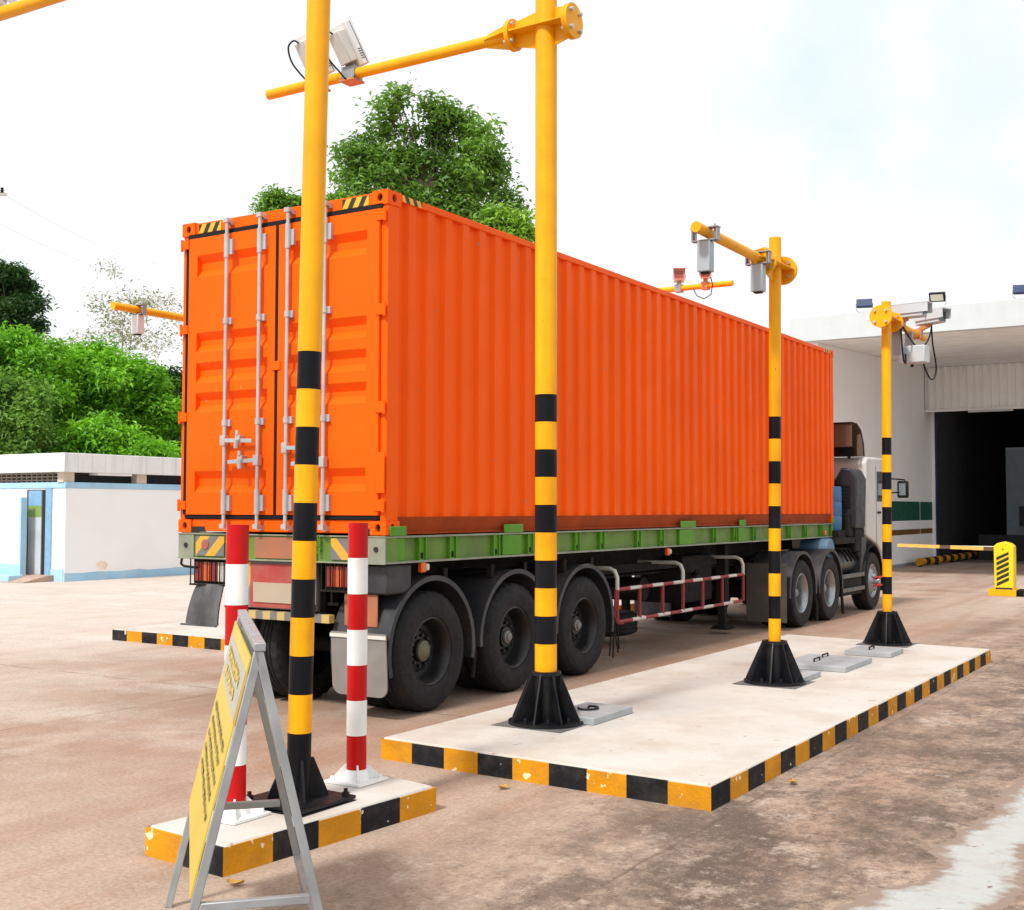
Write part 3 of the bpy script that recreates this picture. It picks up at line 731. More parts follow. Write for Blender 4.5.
# running gear
for y in (.70, 2.08, 3.48):
    hub = HUBGRN if y < 1 else HUBGREY
    make_wheel(tl, (-.035, y, .525), (1, 0, 0), RIMBLK, hub, hub_r=.07 if y < 1 else .042, hub_out=-.035 if y < 1 else -.02)
    make_wheel(tl, (-CW + .50, y, .525), (-1, 0, 0), RIMBLK, hub)
    MB().cyl((-.62, y, .525), (-CW + 1.05, y, .525), .075, n=16).build('axle', CHASSIS, tl)
    fender_mb(y, .54, -.01, -.62, a1=196 if y < 1 else 184, a0=-12).build('fender', FENDER, tl)
    fender_mb(y, .54, -CW + .45, -CW + 1.08, a0=0, a1=150 if y < 1 else 184).build('fender', FENDER, tl)
    for dy in (-.3, .3):
        MB().cyl((-.60, y + dy, 1.13), (-.12, y + dy, 1.18), .018, n=8).box(-.16, -.10, y + dy - .03, y + dy + .03, 1.12, 1.24).build('fender_bracket', CHASSIS, tl)
for x in (-.72, -1.72):
    m = MB().box(x - .08, x + .08, .16, 12.1, 1.27, 1.295).box(x - .08, x + .08, .16, 9.4, .93, .955).box(x - .008, x + .008, .16, 9.4, .955, 1.27)
    m.prism([(9.4, .93), (10.4, 1.1), (12.1, 1.1), (12.1, 1.27), (9.4, 1.27)], 'x', x - .008, x + .008)
    m.build('chassis_beam', CHASSIS, tl)
for i in range(13):
    y = .5 + i * .95; MB().box(-CW + .06, -.06, y - .03, y + .03, 1.296, ZD - .236 + .22).build('cross_member', CHASSIS, tl)
MB().box(-CW + .11, -.11, .17, 12.3, ZD - .04, ZD - .02).build('deck_plate', CHASSIS, tl)
for y in (1.38, 2.78):
    MB().box(-.80, -.64, y - .55, y + .55, .72, .78).box(-.80, -.64, y - .42, y + .42, .66, .715).build('leaf_spring', CHASSIS, tl)
    MB().box(-CW + .64, -CW + .80, y - .55, y + .55, .72, .78).build('leaf_spring', CHASSIS, tl)
for y, z in ((.56, 1.265), (5.59, 1.255)):
    MB().box(-.05, .0, y - .055, y + .015, z - .045, z + .045).build('side_lamp', AMBER, tl, bevel=.012)
    MB().box(-.05, -.002, y + .02, y + .065, z - .03, z + .03).build('side_lamp', GUARDW, tl, bevel=.012)
MB().box(-.045, .0, 11.66, 11.76, 1.345, 1.425).build('side_lamp', AMBER, tl, bevel=.012)
# side guard
m = MB(); xg = -.05
def striped(m, p, q, n, r=.022, first=0):
    for i in range(n):
        a = V(p).lerp(V(q), i / n); c = V(p).lerp(V(q), (i + 1) / n); m.cyl(a, c, r, n=12, mi=(i + first) % 2)
striped(m, (xg, 4.28, .865), (xg, 8.15, .865), 13); striped(m, (xg, 4.30, .50), (xg, 8.05, .50), 11)
for y in (4.28, 4.85, 5.48, 6.08, 6.70, 7.36, 8.12):
    m.cyl((xg, y, .50), (xg, y, .87), .022, n=12)
m.build('side_guard', [GUARDR, GUARDW], tl)
for y in (4.28, 6.08, 8.12):
    MB().tube([(xg, y, .86), (xg, y, 1.0), (xg - .03, y - .0, 1.07), (xg - .10, y, 1.10), (xg - .62, y, 1.10)], .024, 10).build('guard_bracket', GUARDW, tl)
MB().tube([(xg, 4.24, .86), (xg, 4.22, .56), (xg, 4.28, .49), (xg, 4.42, .48)], .016, 8).build('guard_hoop', GUARDR, tl)
m = MB()
for i in range(5):
    y = 4.13 + .035 * i; z0 = .60 + random.uniform(-.04, .04); zl = random.uniform(.04, .22)
    m.tube([(xg - .01, y, z0), (xg + random.uniform(-.02, .02), y + random.uniform(-.03, .03), (z0 + zl) / 2), (xg + random.uniform(-.03, .03), y + random.uniform(-.05, .05), zl)], .009, 6)
m.build('loose_straps', CHASSIS, tl)
m = MB()
m.tube([(-.06, 1.36, .62), (-.05, 1.40, .45), (-.06, 1.38, .22)], .02, 8); m.build('loose_straps', CHASSIS, tl)
# landing legs, spare wheel rack, boxes, air tanks
for x in (-.45, -1.99):
    MB().box(x - .07, x + .07, 8.28, 8.42, .42, 1.3).box(x - .05, x + .05, 8.30, 8.40, .12, .42).build('landing_leg', CHASSIS, tl)
    MB().prism([(x - .14, .07), (x + .14, .07), (x + .07, .13), (x - .07, .13)], 'y', 8.2, 8.5).build('leg_foot', CHASSIS, tl)
MB().box(-1.9, -.55, 8.33, 8.37, .62, .70).build('leg_brace', CHASSIS, tl)
MB().box(-1.05, -.42, 6.9, 7.9, .52, 1.15).build('tool_box', CHASSIS, tl, bevel=.02)
MB().cyl((-.75, 5.1, .86), (-1.7, 5.1, .86), .17, n=24).build('air_tank', CHASSIS, tl)
MB().cyl((-.6, 6.1, .75), (-1.8, 6.1, .75), .15, n=24).build('air_tank', CHASSIS, tl)
t_ = tyre_mb((-1.4, 6.35, .40), (0, 0, 1)); t_.build('spare_tyre', TYRE, tl)
m = MB().bar((-.3, 5.4, .82), (-1.2, 4.7, .70), .05, .08).bar((-.25, 7.0, .95), (-1.0, 8.2, .65), .05, .05).bar((-.5, 4.2, 1.05), (-.5, 8.2, 1.05), .05, .10)
m.build('cross_brace', CHASSIS, tl)
MB().cyl((-1.219, 11.2, 1.07), (-1.219, 11.2, 1.27), .3, n=24).build('king_pin_plate', CHASSIS, tl)

# ------------------------------------------------------------------ tractor
TX = .20; TLX = TX - 2.42
tk = thing('truck_tractor', 'white-cabbed truck tractor with brown roof deflector coupled in front of the container', 'truck', (TX - 1.2, 12, 0))
for y in (9.88, 11.24):
    make_wheel(tk, (TX, y, .51), (1, 0, 0), RIMSIL, HUBGREY, depth=.19, r=.51)
    make_wheel(tk, (TLX, y, .51), (-1, 0, 0), RIMSIL, HUBGREY, depth=.19, r=.51)
    fender_mb(y, .52, TX + .03, TX - .60, r=.62, a0=-5, a1=185).build('fender', FENDER, tk)
    fender_mb(y, .52, TLX - .03, TLX + .60, r=.62).build('fender', FENDER, tk)
    MB().cyl((TX - .6, y, .51), (TLX + .6, y, .51), .11, n=16).build('axle', CHASSIS, tk)
make_wheel(tk, (TX, 13.72, .51), (1, 0, 0), RIMSIL, RIMSIL, dual=False, front=True, r=.51)
make_wheel(tk, (TLX, 13.72, .51), (-1, 0, 0), RIMSIL, RIMSIL, dual=False, front=True, r=.51)
MB().cyl((TX - .2, 13.72, .45), (TLX + .2, 13.72, .45), .07, n=14).build('axle', CHASSIS, tk)
m = MB()
for z in (.56, .42):
    m.tube([(TX + .04, 13.62, z), (TX + .13, 13.66, z + .02), (TX + .14, 13.78, z + .02), (TX + .05, 13.84, z)], .018, 8)
m.build('hub_guard', REDP, tk)
flapm = MB().box(TX - .60, TX + .02, 9.14, 9.155, .12, .98); flapm.build('mud_flap', mat('flap_brown', (.06, .052, .043), .7, dirt=(.14, .115, .09), damt=.6), tk, bevel=.004)
MB().box(TLX - .02, TLX + .60, 9.14, 9.155, .12, .98).build('mud_flap', FLAPD, tk)
for x in (TX - .78, TLX + .78):
    MB().box(x - .05, x + .05, 9.3, 15.2, .70, .98).build('chassis_beam', CHASSIS, tk)
MB().cyl((TX - 1.21, 10.8, .98), (TX - 1.21, 10.8, 1.065), .45, n=32).build('fifth_wheel', CHASSIS, tk)
# fuel tank, steps, hoses
MB().cyl((TX - .30, 11.95, .86), (TX - .30, 13.2, .86), .21, n=28).build('fuel_tank', mat('tank_dark', (.05, .06, .07), .4, .5, dirt=(.12, .1, .08), damt=.5), tk)
for z in (.66, .43):
    MB().box(TX - .02, TX + .03, 11.86, 13.12, z - .035, z + .03).build('side_step', mat('step_bar%d' % int(z * 100), (.12, .125, .125), .5, .4, dirt=(.2, .17, .13), damt=.5), tk, bevel=.006)
MB().box(TX - .5, TX - .021, 11.9, 13.1, .33, .62).build('battery_box', CHASSIS, tk, bevel=.01)
m = MB()
for k in range(5):
    y0 = 11.9 + k * .22; m.tube([(TX - .5, y0, 1.12), (TX - .3, y0 + .1, 1.17 - .02 * k), (TX - .12, y0 + .35, 1.10), (TX - .05, y0 + .5, .9)], .018, 8)
m.build('air_hose', CHASSIS, tk)
m = MB(); m.tube([(TX - .0, 11.86, .62), (TX + .01, 11.84, .35), (TX + .02, 11.87, .06)], .025, 8); m.build('rubber_strap', CHASSIS, tk)
m = MB(); m.tube([(TX - .05, 10.56, .5), (TX + .0, 10.56, .3), (TX + .0, 10.56, .05)], .03, 8); m.build('rubber_strap', CHASSIS, tk)
# blue tanks behind the cab
MB().lathe([(0, 0), (.19, 0), (.20, .02), (.205, .22), (.198, .24), (.205, .26), (.205, .46), (.198, .48), (.205, .5), (.20, .72), (.19, .74), (0, .735)], (TX - .32, 12.28, 1.42), (0, 0, 1), n=28).build('blue_drum', BLUET, tk)
MB().cyl((TX - .52, 11.5, 1.10), (TX - .06, 11.5, 1.10), .20, n=28).build('blue_tank', mat('tank_pale_blue', (.07, .19, .33), .5, dirt=(.34, .39, .42), damt=.6, dscale=3), tk, bevel=.02)
MB().box(TX - .62, TX - .03, 11.7, 13.2, 1.20, 1.30).box(TX - .5, TX - .1, 12.05, 13.25, 1.30, 1.42).build('rear_rack', CHASSIS, tk)
# air intake stack
poly = [(TX - .44, 1.45), (TX + .02, 1.45), (TX + .05, 2.30), (TX - .04, 2.47), (TX - .22, 2.49), (TX - .32, 2.30), (TX - .44, 2.26)]
m = MB(); m.prism(poly, 'y', 12.62, 13.22); it = m.build('air_intake', mat('intake_black', (.013, .015, .021), .5), tk, bevel=.03)
m = MB()
for i in range(7):
    m.box(TX - .30, TX - .06, 12.600, 12.6195, 1.80 + i * .06, 1.835 + i * .06)
m.build('grille_slats', CHASSIS, it)
m = MB().box(TX - .55, TX - .02, 12.75, 13.3, 1.05, 1.45).box(TX - .25, TX - .02, 12.9, 13.3, .95, 1.05).box(TX - .40, TX - .05, 12.5, 12.75, 1.3, 1.7); m.build('engine_cover', CHASSIS, tk, bevel=.02)
# cab
prof = [(13.36, 1.32), (13.36, 2.60), (13.46, 2.70), (14.5, 2.72), (14.72, 2.62), (14.98, 1.95), (15.02, 1.5), (15.02, .62), (14.42, .62), (14.36, .98), (14.15, 1.12), (13.75, 1.22)]
cab = MB().prism(prof, 'x', TLX + .02, TX).build('cab', CABW, tk, bevel=.04, seg=3)
MB().prism([(14.05, 1.92), (14.05, 2.46), (14.58, 2.46), (14.84, 1.92)], 'x', TX + .001, TX + .006).build('side_window', GLASS, cab)
MB().prism([(13.98, 1.05), (13.99, 1.05), (13.99, 2.55), (13.98, 2.55)], 'x', TX + .001, TX + .004).build('door_seam', CHASSIS, cab)
MB().box(TX + .001, TX + .03, 14.06, 14.22, 1.70, 1.74).build('door_handle', CHASSIS, cab, bevel=.006)
MB().box(TLX + .5, TX - 1.25, 13.352, 13.359, 1.95, 2.35).build('rear_window', GLASS, cab)
MB().plate([(TLX + .2, 14.76, 2.60), (TX - .18, 14.76, 2.60), (TX - .18, 14.99, 1.98), (TLX + .2, 14.99, 1.98)], .03).build('windscreen', GLASS, cab)
m = MB(); arc_band(m, 13.72, .52, .64, .03, -20, 170, TX - .45, TX + .012); m.build('front_fender', CHASSIS, tk)
MB().prism([(13.02, .62), (13.30, .62), (13.40, 1.30), (13.10, 1.30)], 'x', TX - .4, TX - .01).build('corner_panel', FENDER, tk, bevel=.02)
# roof deflector, open at the back
m = MB()
m.box(TLX + .28, TX - .12, 12.93, 12.97, 2.86, 3.27)
m.build('deflector_back', BROWN, tk, bevel=.012)
m = MB()
prf = [(12.90, 3.29), (13.2, 3.28), (13.45, 3.18), (13.62, 2.95), (13.66, 2.74)]
rows = [[(TLX + .25, y, z), (TX - .10, y, z)] for y, z in prf]
m.sheet(rows); m.sheet([[(p[0], p[1], p[2] - .02) for p in r] for r in rows][::-1]); m.build('roof_deflector', BROWN, tk)
for x in (TX - .09, TLX + .24):
    MB().prism([(13.18, 2.71), (13.18, 3.06), (13.32, 3.10), (13.42, 3.0), (13.46, 2.80), (13.46, 2.72)], 'x', x - .012, x + .012).build('deflector_cheek', BROWN, tk)
m = MB()
for x in (TX - .3, TX - 1.2, TLX + .4): m.bar((x, 13.4, 2.69), (x, 12.97, 2.92), .04, .04)
m.box(TLX + .3, TX - .15, 13.15, 13.19, 2.715, 2.86)
m.build('deflector_stay', CHASSIS, tk)
# mirror
m = MB().tube([(TX - .02, 14.7, 2.35), (TX + .22, 15.12, 2.33), (TX + .26, 15.12, 2.2)], .014, 8).tube([(TX - .02, 14.8, 2.08), (TX + .22, 15.14, 2.10), (TX + .26, 15.13, 2.2)], .014, 8); m.build('mirror_arm', CHASSIS, tk)
MB().box(TX + .10, TX + .30, 15.04, 15.14, 1.99, 2.31).build('mirror', CHASSIS, tk, bevel=.03)
MB().box(TX + .14, TX + .26, 15.034, 15.0395, 2.04, 2.26).build('mirror_glass', mat('mirror_glass', (.6, .65, .68), .05, 1.0, var=.01, rvar=.01), tk)

# ------------------------------------------------------------------ gantry poles
def banded_pole(m, x, y, z0, top, r, levels, n=28):
    """levels: list of z where the colour changes, first below the first is slot of levels0"""
    zs = [z0] + levels + [top]
    for i in range(len(zs) - 1):
        m.cyl((x, y, zs[i]), (x, y, zs[i + 1]), r, n=n, mi=(i % 2), caps=(i == len(zs) - 2))
def cone_base(t, x, y, r=.084, top=.545, zb=.15):
    n = 8; m = MB()
    m.lathe([(.0, zb + .004), (.285, zb + .004), (.285, zb + .026), (.0, zb + .026)], (x, y, 0), (0, 0, 1), n=40)
    m.cyl((x, y, zb + .02), (x, y, top - .02), r + .012, n=24)
    m.lathe([(r + .002, top - .03), (r + .032, top - .03), (r + .032, top), (r + .002, top)], (x, y, 0), (0, 0, 1), n=32)
    for i in range(n):
        a = 2 * PI * i / n + .2; d = V((math.cos(a), math.sin(a), 0)); o = V((x, y, 0))
        m.plate([o + d * (r + .005) + V((0, 0, zb + .025)), o + d * .27 + V((0, 0, zb + .025)), o + d * .265 + V((0, 0, zb + .05)), o + d * (r + .035) + V((0, 0, top - .015)), o + d * (r + .005) + V((0, 0, top - .015))], .012)
        b_ = o + V((math.cos(a + PI / n), math.sin(a + PI / n), 0)) * .225; m.cyl(b_ + V((0, 0, zb + .026)), b_ + V((0, 0, zb + .065)), .014, n=8)
    m.build('base', BASEBLK, t)
    MB().box(x - .30, x + .30, y - .30, y + .30, zb + .0005, zb + .004).build('grout_pad', PLATE, t)
def arm_head(t, x, y, z, d, reach, r=.045, pole_r=.084, back=.24, f1=.30, cone=.55):
    """flanged joint; d = unit direction of the arm"""
    d = V(d); o = V((x, y, z)); sd = d.cross(V((0, 0, 1))); up = V((0, 0, 1))
    h = MB()
    h.cyl(o - d * (back + .012), o - d * (back - .012), .135, n=28); h.cyl(o - d * (back - .014), o - d * (back - .034), .135, n=28)
    h.cyl(o + d * (f1 - .016), o + d * f1, .125, n=28)
    # stiffening webs between the flanges
    h.plate([o - d * (back - .02) + up * .12, o - d * .03 + up * .15, o + d * .04 + up * .15, o + d * (f1 - .02) + up * .10, o + d * (f1 - .02) - up * .10, o + d * .04 - up * .16, o - d * .03 - up * .17, o - d * (back - .02) - up * .12], .012)
    h.plate([o - d * (back - .02) + sd * .12, o + d * (f1 - .02) + sd * .11, o + d * (f1 - .02) - sd * .11, o - d * (back - .02) - sd * .12], .012)
    h.build('arm_clamp', YELLOW, t)
    a = MB(); a.cyl(o + d * (f1 + .002), o + d * (f1 + .018), .125, n=28)
    a.cyl(o + d * (f1 + .01), o + d * reach, r, n=20)
    for k in range(4):
        q = sd if k % 2 else up; s_ = 1 if k < 2 else -1
        a.plate([o + d * (f1 + .015) + q * s_ * (r - .01), o + d * (f1 + .015) + q * s_ * .115, o + d * cone + q * s_ * (r + .008), o + d * cone + q * s_ * (r - .01)], .010)
    a.build('arm', YELLOW, t)
    bl = MB()
    for k in range(4):
        q = (up * math.cos(PI / 4 + k * PI / 2) + sd * math.sin(PI / 4 + k * PI / 2)) * .095
        bl.cyl(o + q + d * (f1 - .04), o + q + d * (f1 + .045), .016, n=8); bl.cyl(o + q - d * (back + .04), o + q - d * (back - .06), .016, n=8)
    bl.build('flange_bolt', ZINC, t)
LV = [.54 + .2105 * i for i in range(0, 11)]     # colour change heights
def gantry(label, x, y, top, kind, arm, r=.084, lean=0.0):
    t = thing('gantry_pole', label, 'gantry pole', (x, y, .15), 'yellow gantry poles with striped feet')
    m = MB(); levels = LV[1:]
    zs = [(.15, LV[0], 1)] + [(LV[i], LV[i + 1], i % 2) for i in range(10)] + [(LV[10], top, 0)]
    for i, (a, b_, mi) in enumerate(zs): m.cyl((x, y, a), (x, y, b_), r, n=40, mi=mi, caps=(i == len(zs) - 1))
    m.build('post', [YELLOW, BLACKP], t)
    if kind == 'cone': cone_base(t, x, y)
    else:
        b = MB().box(x - .225, x + .225, y - .225, y + .225, .168, .186).box(x - .225, x + .225, y - .225, y + .225, .151, .160)
        for k in range(4):
            a = PI / 4 + PI / 2 * k + .15; d = V((math.cos(a), math.sin(a), 0)); o = V((x, y, 0))
            b.plate([o + d * .060 + V((0, 0, .187)), o + d * .17 + V((0, 0, .187)), o + d * .165 + V((0, 0, .21)), o + d * .082 + V((0, 0, .40)), o + d * .060 + V((0, 0, .40))], .014)
        for sx_ in (-1, 1):
            for sy_ in (-1, 1):
                c = (x + sx_ * .185, y + sy_ * .185); b.cyl((*c, .15), (*c, .225), .012, n=8); b.cyl((*c, .187), (*c, .205), .022, n=6)
        b.build('base', BASEBLK, t)
    arm_head(t, x, y, *arm)
    if lean: t.rotation_euler = Matrix.Rotation(lean, 3, V((-.531, .847, 0))).to_euler()   # the post stands a little out of plumb
    return t
P1 = (1.641, -2.869); P2 = (1.523, .02); P3 = (2.245, 3.012); P4 = (2.257, 6.904)
gantry('nearest yellow pole, bolted on a square plate between the two red and white bollards', *P1, 5.6, 'plate', (5.17, (-1, 0, 0), 4.6), r=.066, lean=.0168)
gantry('tall yellow pole at the long island front, its arm reaching over the container', *P2, 5.85, 'cone', (5.51, (-1, 0, 0), 2.91))
gantry('middle yellow pole with two grey boxes hung under its arm', *P3, 4.35, 'cone', (4.075, (0, -1, 0), 1.87), r=.0565, lean=.0088)
gantry('farthest yellow pole on the long island, crowded with white cameras and looped cables', *P4, 4.31, 'cone', (4.10, (0, 1, 0), 1.9), r=.056, lean=.008)
gantry('yellow pole beyond the trailer whose arm shows left of the container doors', -4.9, 3.75, 4.35, 'cone', (4.075, (0, -1, 0), 2.53))
gantry('yellow pole beyond the trailer whose arm shows above the container roof', -4.3, 9.95, 5.75, 'cone', (5.34, (1, 0, 0), 3.40))

def smooth(pts, n=8):
    P = [V(p) for p in pts]; P = [P[0] * 2 - P[1]] + P + [P[-1] * 2 - P[-2]]; out = []
    for i in range(1, len(P) - 2):
        for k in range(n):
            t = k / n; a, b_, c, d = P[i - 1], P[i], P[i + 1], P[i + 2]
            out.append(.5 * ((2 * b_) + (c - a) * t + (2 * a - 5 * b_ + 4 * c - d) * t * t + (3 * b_ - a - 3 * c + d) * t ** 3))
    out.append(P[-2]); return out
# hanging boxes
def hang_box(label, x, y, z_arm, d, w=.115, l=.10, h=.255, mt=None):
    mt = mt or CAMG
    t = thing('reader_box', label, 'reader box', (x, y, z_arm), 'grey reader boxes under the arms')
    d = V(d); sd = d.cross(V((0, 0, 1))); o = V((x, y, z_arm))
    MB().obox(o - V((0, 0, .062 + h / 2)), d * l / 2, sd * w / 2, V((0, 0, h / 2))).build('housing', mt, t, bevel=.008)
    MB().obox(o - V((0, 0, .066 + h)), d * l * .3, sd * w * .3, V((0, 0, .008))).build('cable_gland', CABLE, t)
    m = MB().obox(o + V((0, 0, .053)), d * .04, sd * .12, V((0, 0, .005))).obox(o - V((0, 0, .054)), d * .04, sd * .10, V((0, 0, .005)))
    for s_ in (-1, 1):
        m.obox(o + sd * s_ * .11 - V((0, 0, .0)), d * .03, sd * .006, V((0, 0, .058))); m.cyl(o + sd * s_ * .085 - V((0, 0, .062)), o + sd * s_ * .085 + V((0, 0, .08)), .008, n=8)
    m.build('clamp', BRACK, t)
    return t
hang_box('grey box hung near the tip of the middle pole arm', P3[0] + .025, 1.37, 4.06, (0, -1, 0))
hang_box('grey box hung right beside the middle pole, nearer its flange', P3[0] + .03, 2.58, 4.075, (0, -1, 0), h=.25)
hang_box('pale box hung at the arm tip left of the container doors', -4.9, 1.58, 4.075, (0, -1, 0), mt=CAMW, h=.22)

# cameras on arms
def camera_unit(label, o, look, length, w, h, mt=CAMW, arm_d=(1, 0, 0), hood=True, lens_m=None, clamp_m=None, lift=.16, shift=(0, 0, 0)):
    """o = point on the arm axis; body floats over it on a bracket, pointing along look"""
    o = V(o); look = V(look).normalized(); sd = look.cross(V((0, 0, 1))).normalized(); up = sd.cross(look); ad = V(arm_d)
    t = thing('security_camera', label, 'camera', o, 'cameras on the gantry arms')
    c = o + V((0, 0, lift)) + up * (h / 2) + V(shift)
    b = MB().obox(c, look * length / 2, sd * w / 2, up * h / 2).build('housing', mt, t, bevel=.012)
    if hood:
        MB().obox(c + up * (h / 2 + .012) + look * .03, look * (length / 2 + .05), sd * (w / 2 + .018), up * .006).obox(c + sd * (w / 2 + .014) + up * h * .2 + look * .03, look * (length / 2 + .04), sd * .004, up * h * .38).obox(c - sd * (w / 2 + .014) + up * h * .2 + look * .03, look * (length / 2 + .04), sd * .004, up * h * .38).build('sunshield', mt, t)
    MB().obox(c + look * (length / 2 + .003), look * .004, sd * w * .42, up * h * .40).build('window', lens_m or GLASS, t)
    m = MB().bar(o + V((0, 0, .04)), c - up * h / 2, .07, .05).obox(o, ad * .055, ad.cross(V((0, 0, 1))) * .062, V((0, 0, .062)))
    m.build('bracket', clamp_m or BRACK, t)
    return t
# big white scanner heads on the second pole's arm, seen from behind
def scanner(label, x, y, z):
    t = thing('scanner_head', label, 'scanner', (x, y, z), 'white scanner heads on the arm over the container')
    o = V((x, y, z))
    up = V((-.19, -.46, .868)).normalized(); look = V((0, .885, .467)).normalized(); look = (look - up * look.dot(up)).normalized(); sd = look.cross(up)
    c = o + up * .235 + V((.03, 0, 0))
    MB().obox(c + look * .085, look * .032, sd * .095, up * .19).build('panel', CAMW, t, bevel=.006)
    MB().obox(c + look * .132, look * .013, sd * .10, up * .195).build('cover', CAMW, t, bevel=.006)
    MB().obox(c - look * .0, look * .05, sd * .062, up * .135).build('driver_box', mat('scanner_back', (.60, .59, .56), .5), t, bevel=.008)  # greyer than the panel: shade of its down-facing back put into the colour
    m = MB()
    for i in range(5): m.obox(c + look * .085 + sd * .096 - up * (.06 + i * .02), look * .022, sd * .0015, up * .003)
    m.obox(c + look * .1175 + sd * .096, look * .0015, sd * .0015, up * .18)
    m.build('vent_slots', CABLE, t)
    MB().bar(o + V((0, 0, .04)), c - up * .12, .09, .012).obox(o, V((.07, 0, 0)), V((0, .058, 0)), V((0, 0, .058))).bar(o + V((.05, 0, -.02)), c - up * .15 + look * .05, .02, .05).build('bracket', BRACK, t)
    MB().obox(o + V((0, 0, -.062)), V((.08, 0, 0)), V((0, .075, 0)), V((0, 0, .008))).build('clamp', COPPER, t)
    P = [c + up * .13 - look * .05, c + up * .165 - look * .07 - sd * .03, c + up * .13 - look * .10 - sd * .09, c - look * .10 - sd * .12, c - up * .17 - look * .09 - sd * .07, o + V((.0, -.07, -.06)), o + V((.08, -.06, -.05))]
    MB().tube(smooth(P), .008, 8).build('cable', CABLE, t)
scanner('white scanner head tilted back on the overhead arm, in clear view', -.42, P2[1], 5.51)
scanner('white scanner head mostly hidden by the nearest pole', -.80, P2[1], 5.51)
# cameras on the farthest pole
cA = camera_unit('long white camera over the farthest pole arm, nearest its flange', (P4[0] + .03, 7.55, 4.10), (.99, -.06, .02), .42, .17, .155, mt=CAMP, arm_d=(0, 1, 0), lift=.085, clamp_m=COPPER, shift=(.10, 0, 0))
cB = camera_unit('white camera at the outer end of the farthest pole arm', (P4[0] + .03, 8.45, 4.10), (.93, -.36, .03), .36, .16, .16, mt=CAMP, arm_d=(0, 1, 0), lift=.12, clamp_m=COPPER, shift=(.17, 0, 0))
t = thing('camera_box', 'white box slung under the farthest pole arm', 'camera', (P4[0], 7.9, 4.1), 'cameras on the gantry arms')
MB().obox((P4[0] + .15, 7.75, 3.74), V((.17, -.02, 0)), V((.01, .10, 0)), V((0, 0, .11))).obox((P4[0] + .0, 7.45, 3.83), V((.07, 0, 0)), V((0, .06, 0)), V((0, 0, .17))).build('housing', CAMP, t, bevel=.012)
MB().box(P4[0] + .0, P4[0] + .10, 7.30, 7.34, 3.70, 4.1).box(P4[0] - .02, P4[0] + .08, 7.98, 8.02, 3.86, 4.08).build('bracket', BRACK, t)
MB().cyl((P4[0] + .06, 7.64, 3.76), (P4[0] + .06, 7.66, 3.76), .06, n=20).build('lens_plate', CAMG, t)
MB().cyl((P4[0] + .10, 7.87, 3.72), (P4[0] + .1, 7.87, 3.60), .02, n=10).build('connector', CABLE, t)
def cable(label, pts, r=.011, mt=CABLE):
    out = smooth(pts)
    return tag(MB().tube(out, r, 8).build('cable', mt), label, 'cable', 'camera cables on the farthest pole')
cable('black cable in a tall loop hanging off the outermost camera of the farthest pole', [(P4[0] + .15, 8.25, 4.40), (P4[0] + .2, 8.45, 4.34), (P4[0] + .2, 8.55, 4.0), (P4[0] + .2, 8.75, 3.66), (P4[0] + .18, 8.6, 3.50), (P4[0] + .16, 8.32, 3.60), (P4[0] + .12, 8.18, 3.88)])
cable('black cable sagging below the arm between the flange and the outer camera', [(P4[0] + .12, 7.35, 4.05), (P4[0] + .15, 7.6, 3.92), (P4[0] + .15, 8.0, 3.86), (P4[0] + .18, 8.35, 3.98), (P4[0] + .2, 8.50, 4.22), (P4[0] + .15, 8.30, 4.41)])
cable('short black cable looped beside the slung box', [(P4[0] + .12, 7.25, 4.02), (P4[0] + .14, 7.2, 3.85), (P4[0] + .14, 7.27, 3.64), (P4[0] + .13, 7.42, 3.60), (P4[0] + .12, 7.45, 3.72)])
# cameras above the container roof line
REDGLASS = mat('lens_rusty', (.28, .075, .045), .3)
camera_unit('small camera with a rusty square front, the outer one above the container roof', (-1.36, 9.95, 5.34), (.35, -.9, -.12), .30, .16, .15, lens_m=REDGLASS, lift=.12, clamp_m=COPPER)
camera_unit('small camera facing the lens, the inner one above the container roof', (-1.82, 9.95, 5.34), (.42, -.88, .05), .26, .17, .16, lens_m=REDGLASS, lift=.12)
tag(MB().tube([(-1.55, 9.9, 5.30), (-1.48, 9.88, 5.18), (-1.36, 9.88, 5.12), (-1.24, 9.88, 5.18), (-1.22, 9.9, 5.34), (-1.25, 9.9, 5.46)], .008, 8).build('cable', CABLE), 'thin cable looping under the arm above the container roof', 'cable')
# camera on the nearest pole's arm, just leaving the frame
camera_unit('white camera at the tip of the arm leaving the frame top, nearest pole', (-1.36, P1[1], 5.215), (-.3, .9, -.1), .34, .15, .14, lift=.13)

